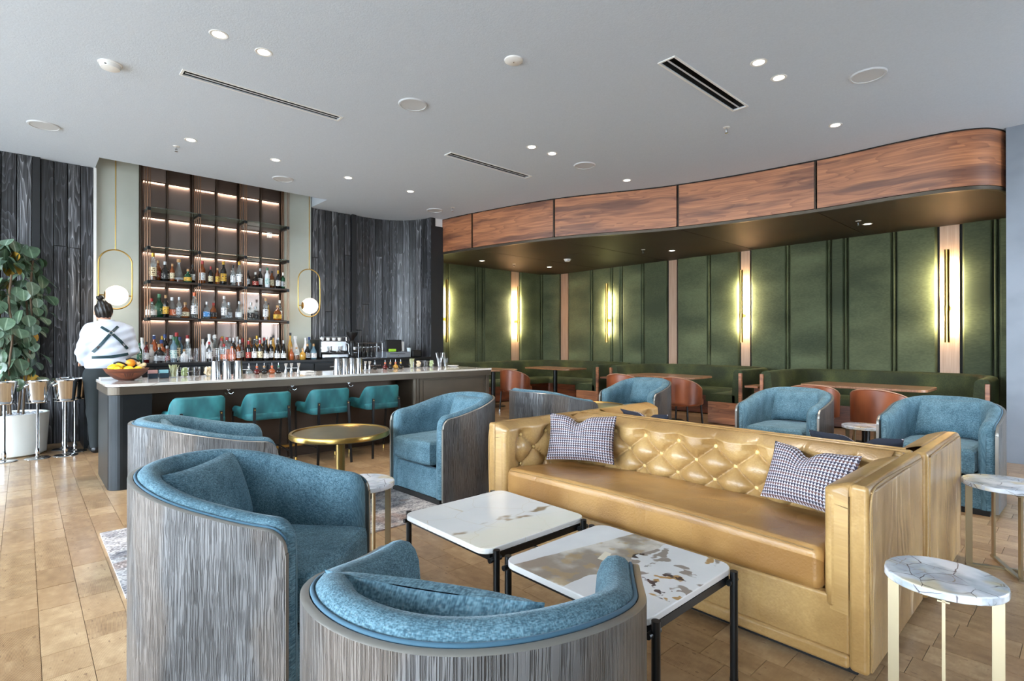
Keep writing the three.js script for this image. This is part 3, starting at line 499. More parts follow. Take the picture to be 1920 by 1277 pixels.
function chairSurf(prof, crease) {   // prof(i) -> list of [inward offset, y]
  const n = CP.length - 1, m = prof(0).length - 1;
  return grid(n, m, (u, v, i, j) => { const q = prof(i)[j]; return [CP[i][0] + CQ.nor[i][0] * q[0], q[1], CP[i][1] + CQ.nor[i][1] * q[0]]; }, (u, v) => { const i = Math.round(u * n), j = Math.round(v * m), P = prof(i); let s = P[0][1]; for (let k = 1; k <= j; k++) s += Math.hypot(P[k][0] - P[k - 1][0], P[k][1] - P[k - 1][1]); return [CQ.len[i], s]; }, crease);
}
function makeBarrelChair() {
  const t = thing('barrel_chair', '', 'armchair');
  const N = CP.length - 1;
  part(t, 'shell', chairSurf((i) => [[0, 0.025], [0, chairH(i)]], 0), M.shell, null, null, 'vertically ribbed grey wood shell');
  part(t, 'shell_edge', join([chairSurf((i) => [[0, chairH(i)], [0.003, chairH(i) + 0.003], [0.017, chairH(i) + 0.003], [0.02, chairH(i) - 0.004], [0.02, 0.03]], 0.8), ...[0, N].map((i) => { const s = CP[i][0] > 0 ? -1 : 1; return span(Math.min(CP[i][0], CP[i][0] + s * 0.02), Math.max(CP[i][0], CP[i][0] + s * 0.02), 0.025, chairH(i), CP[i][1] - 0.002, CP[i][1] + 0.002); })]), M.shellEdge);
  const pf = (i) => {
    const H = chairH(i), d = Math.min(CQ.len[i], CL - CQ.len[i]), r = 0.05, k = d < r ? Math.sqrt(1 - (1 - d / r) ** 2) : 1, kk = Math.max(k, 0.02);
    const mid = 0.07, top = H + 0.012 - (1 - kk) * 0.02; const P = [[0.022, 0.04], [0.022, H - 0.02], [0.026, H + 0.002], [0.04, top + 0.006], [0.062, top + 0.012], [0.086, top + 0.008], [0.105, top - 0.012], [0.117, top - 0.045], [0.122, top - 0.1], [0.124, 0.42], [0.124, 0.04]];
    return P.map(([o, y]) => [mid + (o - mid) * kk, Math.min(y, top + 0.02)]);
  };
  const pad = part(t, 'upholstery', chairSurf(pf, 0), M.chenille);
  const pip = []; for (let i = 2; i < N - 1; i++) { const o = 0.024, H = chairH(i); pip.push([CP[i][0] + CQ.nor[i][0] * o, H + 0.004, CP[i][1] + CQ.nor[i][1] * o]); }
  part(pad, 'piping', tube(pip, 0.005, 150, 6), M.piping);
  const inner = CP.map((p, i) => [p[0] + CQ.nor[i][0] * 0.127, p[1] + CQ.nor[i][1] * 0.127]).filter((p) => p[1] < 0.31);
  const fr = []; for (let i = 0; i <= 16; i++) { const x = mix(-inner[0][0], inner[0][0], i / 16); fr.push([x, 0.395 + 0.016 * (1 - (x / 0.26) ** 2)]); }
  const so = [...inner, ...fr.map((p) => [p[0] * 0.985, p[1]])];
  const seat = part(t, 'seat_cushion', slab(so, 0.295, 0.485, 0.04), M.chenille);
  part(seat, 'seam', tube(fr.map((p) => [p[0], 0.465, p[1] - 0.012]), 0.004, 40, 6), M.piping);
  part(t, 'front_panel', rbox(0.69, 0.235, 0.05, 0.012, 2, 0, 0.155, 0.325), M.chenille);
  part(t, 'plinth', slab(CP.map((p, i) => [p[0] + CQ.nor[i][0] * 0.05, p[1] + CQ.nor[i][1] * 0.05]), 0.0, 0.04), M.blackMatte);
  return t;
}
const chair0 = makeBarrelChair();
const pil0 = pillow(0.5, 0.34, 0.15);
const pillowBlue = thing('lumbar_pillow', '', 'pillow'); part(pillowBlue, 'cover_front', pil0[0], M.chenille); part(pillowBlue, 'cover_back', pil0[1], M.chenille);
let firstChair = true;
function barrel(x, z, turn, label, pil) {   // turn: the way it faces, as an angle from +z towards +x
  const c = firstChair ? chair0 : dup(chair0, [x, 0, z], turn, label, 'blue barrel chairs'); c.position.set(x, x < 3 && z < -3 ? 0.0092 : 0, z); c.rotation.y = turn; c.userData.label = label; c.userData.group = 'blue barrel chairs';
  if (pil) {
    const p = firstChair ? pillowBlue : dup(pillowBlue, [0, 0, 0], 0, ''); const [lx, lz, py, tilt, yaw, roll = 0] = pil;
    p.rotation.order = 'YXZ'; p.position.set(x + Math.cos(turn) * lx + Math.sin(turn) * lz, py, z - Math.sin(turn) * lx + Math.cos(turn) * lz); p.rotation.set(-tilt, turn + yaw, roll);
    p.userData.label = 'blue lumbar pillow in the ' + label.replace('blue barrel chair', 'barrel chair'); p.userData.group = 'blue lumbar pillows'; if (p.userData.label.split(' ').length > 16) p.userData.label = p.userData.label.split(' ').slice(0, 16).join(' ');
  }
  firstChair = false; return c;
}
// [x, z], facing, label, pillow
barrel(0.68, -2.318, 0.732, 'large blue barrel chair at left, facing the marble tables', [0.02, -0.12, 0.487, 0.3, 0.1]);
barrel(0.798, -0.986, 2.217, 'nearest blue barrel chair, its ribbed back towards the viewer', [0.05, -0.04, 0.487, 0.42, -0.12, 0.0]);
barrel(0.878, -3.852, 1.391, 'blue barrel chair by the bar corner, seen over its back', [0, -0.16, 0.487, 0.3, 0]);
barrel(2.768, -3.84, -1.53, 'blue barrel chair between brass table and gold sofa, open to the left', [0, -0.16, 0.487, 0.3, 0]);
barrel(4.07, -3.884, 1.528, 'blue barrel chair behind the sofas, its grey back to us', null);
barrel(5.84, -3.947, -1.456, 'blue barrel chair farthest back, beside a brown leather chair', [0, -0.16, 0.487, 0.3, 0]);
barrel(5.66, -2.07, -1.555, 'blue barrel chair in the middle behind the second sofa', [0, -0.16, 0.487, 0.3, 0]);
barrel(5.66, -0.85, -1.6, 'blue barrel chair at far right by the concrete wall', [0, -0.16, 0.487, 0.3, 0]);
// --- button-tufted sofa, local front to +z
function makeSofa() {
  const t = thing('tufted_sofa', '', 'sofa'); const L = 2.23, D = 0.92, h = 0.75, fr = D / 2, ao = 0.068;
  const A = 0.25, rows = [0.66, 0.56, 0.46];
  const tuft = (s, y) => {   // 0 at buttons and folds, 1 on the pillows between them
    if (y > rows[0]) { const f = Math.abs(Math.sin(Math.PI * s / A)); return mix(Math.pow(f, 0.36), 1, sstep(rows[0], h - 0.02, y) * 0.5) * mix(Math.min(1, Math.hypot(((s / A + 0.5) % 1 + 1) % 1 - 0.5, (y - rows[0]) / A) / 0.3), 1, 0.4); }
    const p = s / A + (y - rows[0]) / 0.2, q = s / A - (y - rows[0]) / 0.2; return Math.pow(Math.abs(Math.sin(Math.PI * p) * Math.sin(Math.PI * q)), 0.3);
  };
  for (const s of [-1, 1]) {
    const arm = part(t, 'arm', rbox(ao, h - 0.03, D, 0.018, 3, s * (L / 2 - ao / 2), 0.03 + (h - 0.03) / 2, 0), M.leather);
    part(arm, 'side_panel', rbox(0.014, h - 0.06, D - 0.05, 0.006, 2, s * (L / 2), 0.03 + (h - 0.03) / 2 - 0.006, 0), M.leatherSide, null, null, 'wrinkled smooth outer leather panel');
    part(arm, 'piping', tube([[s * (L / 2 + 0.004), 0.05, fr - 0.02], [s * (L / 2 + 0.004), h - 0.04, fr - 0.02], [s * (L / 2 + 0.004), h - 0.02, fr - 0.04], [s * (L / 2 + 0.004), h - 0.02, -fr + 0.03]], 0.004, 60, 6), M.leather);
    // inner arm pad, tufted on its inner face
    const n = 90, m = 44, len = D - 0.19;
    const g = grid(n, m, (u, v) => {
      const d0 = u * len, d = len - d0, r = 0.045, kk = d < r ? Math.sqrt(Math.max(0.0004, 1 - (1 - d / r) ** 2)) : 1; const zz = -fr + 0.185 + d0;
      let o, y; const T = 0.095; if (v < 0.22) { const a = v / 0.22 * Math.PI * 0.5; o = T * 0.55 * Math.sin(a) ; y = h + 0.006 - 0.04 + 0.04 * Math.cos(a) ; const k = v / 0.22; o = -0.03 + (T - 0.01) * k + 0.04 * Math.sin(a) * k; if (k < 0.18) y -= (0.18 - k) * 0.2; } else { o = T; y = mix(h - 0.034, 0.24, (v - 0.22) / 0.78); }
      const tf = v >= 0.2 && y > 0.4 && d > 0.09 ? mix(1, tuft(d0 - 0.05, y), sstep(0.09, 0.14, d) * sstep(0.4, 0.44, y)) : 1; o -= 0.06 * (1 - tf) * sstep(0.2, 0.3, v);
      return [s * (L / 2 - ao - o * kk), y - (1 - kk) * (v < 0.3 ? 0.02 : 0), zz];
    }, (u, v) => [u * len, v * 0.6], 0);
    const pad = part(t, 'arm_pad', g, M.leather);
    for (const [zz, y] of [[0.05 + A * 1.0, rows[0]], [0.05 + A * 1.5, rows[1]], [0.05 + A, rows[2]], [0.05 + A * 2, rows[2]], [0.05 + A * 2, rows[0]]]) { if (zz > len - 0.12) continue; part(pad, 'button', new THREE.SphereGeometry(0.012, 12, 8).scale(0.6, 1, 1), M.button, [s * (L / 2 - ao - 0.058), y, -fr + 0.185 + zz]); }
    part(t, 'arm_front', loaf(0.46, rsec(-0.045, 0.045, -0.045, 0.045, 0.03, 5, 2), 0.02, 8), M.leather, [s * (L / 2 - ao - 0.047), 0.475, fr - 0.058], [0, 0, HP]);
  }
  part(t, 'back', rbox(L - 2 * ao + 0.01, h - 0.03, 0.06, 0.018, 3, 0, 0.03 + (h - 0.03) / 2, -fr + 0.03), M.leather);
  const iw = L - 2 * ao - 0.06, n = 280, m = 60;
  const bp = part(t, 'back_pad', grid(n, m, (u, v) => {
    const s = (u - 0.5) * iw; let o, y; const T = 0.135; if (v < 0.2) { const k = v / 0.2; o = -0.03 + (T - 0.015) * k + 0.045 * Math.sin(k * HP) * k; y = h + 0.008 - 0.045 + 0.045 * Math.cos(k * HP); if (k < 0.18) y -= (0.18 - k) * 0.2; } else { o = T + 0.03 * (v - 0.2); y = mix(h - 0.041, 0.34, (v - 0.2) / 0.8); }
    const tf = y < h ? tuft(s + A / 2, y) : 1; o -= 0.078 * (1 - tf) * sstep(0.1, 0.26, v); const dy = v < 0.2 ? -0.012 * (1 - Math.pow(Math.abs(Math.sin(Math.PI * (s + A / 2) / A)), 0.3)) * v / 0.2 : 0; return [s, y + dy, -fr + 0.06 + o];
  }, (u, v) => [u * iw, v * 0.6], 0), M.leather);
  for (let r = 0; r < 3; r++) for (let k = -5; k <= 5; k++) { const s = (k + (r === 1 ? 0 : 0.5)) * A; if (Math.abs(s) > iw / 2 - 0.06) continue; part(bp, 'button', new THREE.SphereGeometry(0.0145, 12, 8).scale(1, 1, 0.6), M.button, [s, rows[r], -fr + 0.06 + 0.135 - 0.062 + 0.03 * 0.8 * (h - rows[r]) / 0.4]); }
  const sw = L - 2 * (ao + 0.1), seat = part(t, 'seat_cushion', loaf(sw, rsec(-0.27, fr - 0.012, 0.285, 0.462, 0.04, 6, 14), 0.035, 90, ([x, y, z]) => { const up = sstep(0.38, 0.46, y); const w = fbm(x / 2.2 + 0.5, z / 2.2 + 0.5, 9, 13, 3, 311) - 0.5; return [x, y - 0.055 * sstep(0.3, 0.44, y) * clamp((fr - 0.05 - z) / 0.65) + up * (0.022 * Math.cos(x / sw * Math.PI * 0.9) + 0.014 * w * sstep(fr - 0.02, fr - 0.2, z)), z + (1 - up) * 0.012 * w]; }), M.seatLeather);
  part(seat, 'seam', tube([[-sw / 2 + 0.03, 0.452, fr - 0.018], [-sw / 4, 0.468, fr - 0.018], [0, 0.474, fr - 0.018], [sw / 4, 0.468, fr - 0.018], [sw / 2 - 0.03, 0.455, fr - 0.018]], 0.003, 60, 6), M.leather);
  part(t, 'front_panel', rbox(L - 2 * ao, 0.22, 0.05, 0.012, 2, 0, 0.185, fr - 0.045), M.leather);
  part(t, 'front_rail', rbox(L - 2 * ao, 0.055, 0.04, 0.014, 3, 0, 0.056, fr - 0.024), M.leather);
  part(t, 'deck', box(L - 0.2, 0.2, D - 0.2, 0, 0.18, -0.03), M.leather);
  part(t, 'plinth', box(L - 0.1, 0.03, D - 0.1, 0, 0.015, 0), M.blackMatte);
  return t;
}
const sofa1 = makeSofa(); sofa1.userData.label = 'gold leather button-tufted sofa facing the marble coffee tables'; sofa1.userData.group = 'gold tufted sofas'; sofa1.position.set(2.81, 0, -1.69); sofa1.rotation.y = -HP;
dup(sofa1, [3.745, 0, -1.67], HP, 'gold leather sofa standing back to back behind the first one', 'gold tufted sofas');
{
  const pp = pillow(0.48, 0.33, 0.14, 0.28); const c0 = thing('throw_pillow', 'triangle patterned throw pillow in the far left corner of the front sofa', 'pillow', [2.83, 0.47, -2.40], -1.1, 'patterned throw pillows');
  part(c0, 'cover_front', pp[0], M.cushion); part(c0, 'cover_back', pp[1], M.cushionBack); c0.rotation.order = 'YXZ'; c0.rotation.x = -0.3;
  const c1 = dup(c0, [2.88, 0.468, -1.0], -1.82, 'triangle patterned throw pillow by the near right arm of the front sofa'); c1.rotation.x = -0.42; c1.rotation.z = 0.0; c1.scale.set(0.95, 0.95, 0.95);
  const c2 = dup(c0, [3.72, 0.44, -0.97], HP + 0.1, 'dark patterned pillow tip showing over the near end of the rear sofa'); c2.rotation.x = -0.3;
  const c3 = dup(c0, [3.74, 0.43, -2.42], HP - 0.1, 'dark patterned pillow corner showing over the far end of the rear sofa'); c3.rotation.x = -0.3;
}
// --- marble coffee tables
function coffee(x, z, w, d, mat, label) {
  const t = thing('coffee_table', label, 'coffee table', [x, 0, z], 0, 'square marble coffee tables');
  const top = shiftUV(slab(rrect(w, d, 0.06), 0.397, 0.422, 0.004), 0.34, 0.34); part(t, 'top', top, mat);
  const fx = w / 2 - 0.05, fz = d / 2 + 0.006;
  part(t, 'frame', join([box(w - 0.1, 0.028, 0.02, 0, 0.38, d / 2 - 0.012), box(w - 0.1, 0.028, 0.02, 0, 0.38, -d / 2 + 0.012), box(0.02, 0.028, d - 0.03, w / 2 - 0.05, 0.38, 0), box(0.02, 0.028, d - 0.03, -w / 2 + 0.05, 0.38, 0)]), M.black);
  for (const sx of [-1, 1]) for (const sz of [-1, 1]) {
    const leg = part(t, 'leg', join([cyl(0.0145, 0.0145, 0.415, 16, sx * fx, 0.2115, sz * (fz + 0.012)), cyl(0.016, 0.016, 0.008, 16, sx * fx, 0.004, sz * (fz + 0.012))]), M.black);
    part(leg, 'bolt', bar([sx * (fx - 0.03), 0.378, sz * (fz + 0.004)], [sx * (fx + 0.034), 0.378, sz * (fz + 0.004)], 0.011, 12), M.black);
  }
}
coffee(1.765, -2.06, 0.67, 0.66, M.marbleA, 'white marble coffee table with brown streak, farther of the two');
coffee(1.745, -1.285, 0.64, 0.66, M.marbleB, 'white and beige patched marble coffee table, nearer of the two');
// --- small drink tables on crossed flat brass frames
function sideTable(x, z, r, turn, h, label, uo) {
  const t = thing('side_table', label, 'side table', [x, 0, z], turn, 'round breccia side tables');
  const R = rngOf(Math.floor(uo * 1000)), o = []; for (let i = 0; i < 64; i++) { const a = i / 64 * 2 * Math.PI, k = r * (1 + 0.012 * Math.sin(3 * a + R()) + 0.008 * (R() - 0.5)); o.push([k * Math.cos(a), k * Math.sin(a)]); }
  part(t, 'top', shiftUV(slab(o, h - 0.028, h, 0.006), uo, uo * 1.7), M.breccia);
  const b = r * 0.93, w = 0.032, th = 0.009;
  for (const k of [0, 1]) {
    const f = (q) => k ? q.rotateY(HP) : q, y0 = k ? 0.012 : 0.004;
    const fr = part(t, 'frame', f(box(2 * b, 0.012, 0.022, 0, y0 + 0.004, 0)), M.champagne);
    for (const s of [-1, 1]) part(fr, 'leg', f(box(w, h - 0.03 - y0, th, s * (b - w / 2), (h - 0.03 + y0) / 2, 0)), M.champagne);
    part(fr, 'top_plate', f(box(2 * b, 0.005, w, 0, h - 0.0305 - k * 0.005, 0)), M.champagne);
  }
}
sideTable(2.335, -0.352, 0.168, -1.42, 0.5, 'round white stone side table beside the near sofa arm, front right', 0.3);
sideTable(4.13, -0.34, 0.2, -1.15, 0.5, 'round stone side table on brass frame at the right edge', 0.71);
sideTable(5.95, -1.49, 0.19, 0.8, 0.5, 'round stone side table between two blue chairs behind the sofa', 0.52);
sideTable(1.44, -2.84, 0.18, -0.9, 0.5, 'round white stone side table right of the large blue chair', 0.13);
// --- brass bistro tables
function brassTable(x, z, label) {
  const t = thing('brass_table', label, 'round table', [x, x < 3 ? 0.0055 : 0, z], 0, 'round brass tables');
  const top = part(t, 'top', muv(lathe([[0, 0.552], [0.365, 0.552], [0.372, 0.56], [0.39, 0.56], [0.395, 0.552], [0.395, 0.524], [0.388, 0.518], [0, 0.518]], 64)), M.brassTop);
  part(top, 'rim', lathe([[0.366, 0.5535], [0.372, 0.562], [0.391, 0.562], [0.3965, 0.553], [0.3965, 0.526]], 64), M.brass);
  part(t, 'column', cyl(0.036, 0.036, 0.5, 24, 0, 0.27, 0), M.brassDull);
  part(t, 'base', lathe([[0, 0.045], [0.24, 0.04], [0.26, 0.03], [0.262, 0.006], [0.255, 0.004], [0, 0.004]], 48), M.bronzeDark);
}
brassTable(1.93, -4.2, 'round brass topped table in front of the teal bar stools'); brassTable(4.93, -4.0, 'round brass topped table half hidden behind the sofas');
single('area_rug', 'grey distressed woven rug under the left barrel chairs', 'rug', shiftUV(span(0.385, 3.05, 0.0005, 0.009, -4.54, -3.31), 0, 0), M.rug);
// --- brown leather tub chairs, local front to +z
function makeTub() {
  const t = thing('leather_tub_chair', '', 'chair'), P = arc(0, 0, 0.29, -0.25, Math.PI + 0.25, 40).map(([x, z]) => [x, -z * 0.95]), Q = plan(P), n = 40;
  const H = (i) => { const k = Math.sin(Math.PI * i / n); return 0.6 + 0.19 * Math.pow(k, 0.8); };
  const back = part(t, 'backrest', grid(n, 6, (u, v, i, j) => { const p = P[i], b = 0.4 + 0.02 * Math.sin(u * Math.PI), pr = [[0, b], [0, H(i) - 0.01], [0.012, H(i)], [0.034, H(i)], [0.048, H(i) - 0.01], [0.05, b], [0, b]][j], f = 1 + 0.06 * (pr[1] - 0.4); return [(p[0] + Q.nor[i][0] * pr[0]) * f, pr[1], (p[1] + Q.nor[i][1] * pr[0]) * f]; }, (u, v) => [u * 1.1, v], 0.7), M.cognac);
  part(back, 'edge_piping', tube(P.map((p, i) => [p[0] * 1.024 + Q.nor[i][0] * 0.008, H(i) + 0.002, p[1] * 1.024 + Q.nor[i][1] * 0.008]), 0.006, 60, 6), std({ color: 0xb98d72, roughness: 0.5 }));
  part(t, 'seat', slab([...P.map((p, i) => [p[0] + Q.nor[i][0] * 0.045, p[1] + Q.nor[i][1] * 0.045]), [-0.2, 0.26], [0.2, 0.26]], 0.37, 0.47, 0.025), M.cognac);
  for (const [x, z] of [[0.2, 0.18], [-0.2, 0.18], [0.19, -0.19], [-0.19, -0.19]]) { const l = part(t, 'leg', bar([x * 1.12, 0, z * 1.12], [x, 0.38, z], 0.014, 10), M.black); part(l, 'foot_tip', bar([x * 1.12, 0, z * 1.12], [x * 1.112, 0.05, z * 1.112], 0.0155, 10), M.steel); }
  return t;
}
{
  const t0 = makeTub(), put = [[7.15, -4.1, HP, 'brown leather tub chair at the middle booth, right of the farthest blue chair'], [7.2, -5.15, HP + 0.2, 'brown leather tub chair mostly hidden behind the farthest blue chair'], [6.95, -1.58, HP - 0.1, 'brown leather tub chair at right, beside the far right blue chair'], [7.1, -2.33, HP + 0.3, 'brown leather tub chair at right, angled beside its twin'], [6.78, -7.3, HP + 0.2, 'brown leather tub chair standing at the end of the bar']];
  put.forEach(([x, z, a, l], i) => { const c = i ? dup(t0, [x, 0, z], a, l) : t0; c.position.set(x, 0, z); c.rotation.y = a; c.userData.label = l; c.userData.group = 'brown leather tub chairs'; });
}
// --- booth tables
[[7.85, -1.95, 0.72, 1.35, 0.9, 'rightmost walnut booth table with rounded corners', 0], [7.85, -4.75, 0.72, 1.25, 0.9, 'walnut booth table in front of the middle booth', 0], [8.35, -7.75, 0.72, 1.25, 0.9, 'walnut booth table in the far corner booth, on black post', 0], [7.0, -8.2, 0.72, 0.8, 0.9, 'walnut booth table just behind the end of the bar', 0]].forEach(([x, z, w, d, k, l, a]) => {
  const t = thing('booth_table', l, 'table', [x, 0, z], a, 'walnut booth tables');
  const top = part(t, 'top', shiftUV(slab(rrect(w, d, 0.12, 8), 0.722, 0.752, 0.006), x, z, true), M.oakTop); void top;
  part(t, 'column', cyl(0.045, 0.045, 0.7, 24, 0, 0.37, 0), M.black);
  part(t, 'base', lathe([[0, 0.035], [0.05, 0.035], [0.24, 0.016], [0.25, 0.004], [0, 0.004]], 40), M.black);
  part(t, 'mounting_plate', box(0.3, 0.008, 0.3, 0, 0.718, 0), M.black);
});
// --- teal bar stools, local front to +z
function makeStool() {
  const t = thing('bar_stool', '', 'bar stool'), w = 0.225, P = corner([[w + 0.012, 0.25], [w, -0.19], [-w, -0.19], [-w - 0.012, 0.25]], 0.12, 8), Q = plan(P), n = P.length - 1, Lt = Q.len[n];
  const dense = []; for (let i = 0; i <= 60; i++) { const s = Lt * i / 60; let j = 1; while (j < n && Q.len[j] < s) j++; const k = (s - Q.len[j - 1]) / (Q.len[j] - Q.len[j - 1]); dense.push([mix(P[j - 1][0], P[j][0], k), mix(P[j - 1][1], P[j][1], k)]); }
  const D = plan(dense), H = (i) => { const z = dense[i][1]; const d = Math.min(D.len[i], Lt - D.len[i]), r = 0.05; let h = mix(0.655, 0.8, sstep(0.02, -0.16, z)); if (d < r) h -= r - Math.sqrt(r * r - (r - d) ** 2); return h; };
  const th = 0.05;
  part(t, 'backrest', grid(60, 9, (u, v, i, j) => { const h = H(i), d = Math.min(D.len[i], Lt - D.len[i]), kk = d < 0.03 ? Math.sqrt(Math.max(0.001, 1 - (1 - d / 0.03) ** 2)) : 1, lo = 0.545, pr = [[0, lo + 0.01], [0, (lo + h) / 2], [0, h - 0.02], [0.012, h - 0.004], [th / 2, h], [th - 0.012, h - 0.004], [th, h - 0.02], [th, lo + 0.01], [th / 2, lo], [0, lo + 0.01]][j]; const o = th / 2 + (pr[0] - th / 2) * kk, f = 1 + 0.2 * (pr[1] - 0.545) * (dense[i][1] < 0 ? 1 : 0.3); return [dense[i][0] + D.nor[i][0] * o, pr[1], (dense[i][1] + D.nor[i][1] * o) * f]; }, (u, v) => [u * 1.2, v * 0.5], 0), M.teal);
  part(t, 'seat', slab(rrect(0.44, 0.42, 0.08), 0.535, 0.61, 0.025), M.teal, [0, 0, 0.01]);
  for (const [x, z] of [[0.16, -0.232], [-0.16, -0.232]]) { const l = part(t, 'leg', flat([x * 1.15, 0, z - 0.03], [x, 0.665, z], 0.024, 0.014), M.black); part(l, 'screw', bar([x, 0.645, z - 0.006], [x, 0.645, z - 0.011], 0.006, 10), M.brass); }
  for (const [x, z] of [[0.2, 0.19], [-0.2, 0.19]]) { const l = part(t, 'leg', flat([x * 1.12, 0, z + 0.04], [x * 1.2, 0.6, z], 0.02, 0.014), M.black); part(l, 'foot_tip', cyl(0.013, 0.013, 0.04, 12, x * 1.12, 0.02, z + 0.038), M.brass); }
  part(t, 'footrest', join([bar([0.21, 0.2, 0.22], [-0.21, 0.2, 0.22], 0.009), bar([0.21, 0.2, 0.22], [0.18, 0.2, -0.25], 0.009), bar([-0.21, 0.2, 0.22], [-0.18, 0.2, -0.25], 0.009)]), M.black);
  return t;
}
{ const s0 = makeStool(); [[1.19, 'leftmost, half hidden behind a blue chair back'], [1.8, 'second from the left'], [2.43, 'third from the left'], [3.05, 'rightmost, next to the bronze panel']].forEach(([x, l], i) => { const lab = 'teal velvet bar stool tucked under the bar, ' + l; const s = i ? dup(s0, [x, 0, -5.68], Math.PI, lab) : s0; s.position.set(x, 0, -5.68); s.rotation.y = Math.PI; s.userData.label = lab; s.userData.group = 'teal bar stools'; }); }
// ================================================================ the bar
{
  const t = thing('bar_counter', 'long stone topped bar with bronze lip and dark steel end', 'bar counter', [0, 0, 0]);
  const plan0 = (x0, x1, z0, z1, r) => [[x0, z0], [x1, z0], [x1, z1], ...arc(x0 + r, z1 - r, r, HP, Math.PI, 8)];
  part(t, 'stone_top', slab(plan0(0.53, 4.86, -6.66, -5.73, 0.11), 0.905, 0.93, 0.004), M.barTop);
  part(t, 'lip', slab(plan0(0.535, 4.855, -6.65, -5.735, 0.105), 0.835, 0.904, 0.002), M.bronze);
  part(t, 'end_block', slab(plan0(0.545, 0.86, -6.6, -5.755, 0.1), 0, 0.833, 0.002), M.steelDark, null, null, 'dark steel end with rounded corner');
  part(t, 'recess_panel', span(0.86, 2.2, 0, 0.833, -6.2, -6.16), M.bronzeDark); part(t, 'recess_panel', span(2.205, 3.58, 0, 0.833, -6.2, -6.16), M.bronzeDark);
  part(t, 'end_cabinet', slab([[3.62, -6.6], [4.84, -6.6], [4.84, -5.77], ...arc(3.68, -5.83, 0.06, HP, Math.PI, 6)], 0, 0.833), M.bronze);
  part(t, 'cabinet_panel', rbox(0.98, 0.72, 0.012, 0.004, 1, 4.24, 0.45, -5.768), M.bronze); part(t, 'cabinet_post', rbox(0.06, 0.833, 0.02, 0.004, 1, 4.81, 0.4165, -5.765), M.bronze); part(t, 'cabinet_post', rbox(0.05, 0.833, 0.02, 0.004, 1, 3.72, 0.4165, -5.768), M.bronze);
  part(t, 'foot_rail', rbox(2.7, 0.03, 0.06, 0.006, 2, 2.22, 0.16, -6.0), M.brass);
  for (const x of [1.0, 1.9, 2.8, 3.5]) part(t, 'rail_bracket', box(0.02, 0.02, 0.14, x, 0.15, -6.09), M.brassDull);
  for (const x of [1.5, 2.12, 2.76]) part(t, 'bag_hook', join([tube([[x, 0.835, -5.8], [x, 0.8, -5.79], [x - 0.02, 0.785, -5.775], [x - 0.04, 0.8, -5.765]], 0.005, 16, 6), tube([[x, 0.8, -5.79], [x + 0.02, 0.785, -5.775], [x + 0.04, 0.8, -5.765]], 0.005, 12, 6), box(0.03, 0.012, 0.03, x, 0.83, -5.8)]), M.steel);
  part(t, 'work_station', join([span(0.9, 4.8, 0.4, 0.82, -6.72, -6.62), span(0.9, 4.8, 0.78, 0.82, -6.86, -6.72)]), M.steel);
  const b = thing('back_bar_cabinet', 'dark back bar cabinet below the bottle shelves', 'cabinet', [0, 0, 0]);
  const bb = (x0, zf, zr, r) => [[x0, zf], [4.75 + r, zf], ...arc(4.75, -8.3, r, -0.02, -Math.asin((-8.3 - zr) / r), 8), [x0, zr]];
  part(b, 'worktop', slab(bb(0.525, -8.26, -8.9, 0.8), 0.985, 1.02, 0.004), M.black);
  part(b, 'carcass', slab(bb(0.545, -8.29, -8.9, 0.79), 0, 0.984), M.steelDark);
  for (let i = 0; i < 7; i++) { const d = part(b, 'door', rbox(0.68, 0.86, 0.02, 0.004, 1, 0.92 + i * 0.7, 0.53, -8.28), M.black); part(d, 'handle', rbox(0.2, 0.015, 0.02, 0.004, 1, 0.92 + i * 0.7, 0.9, -8.262), M.steel); }
}
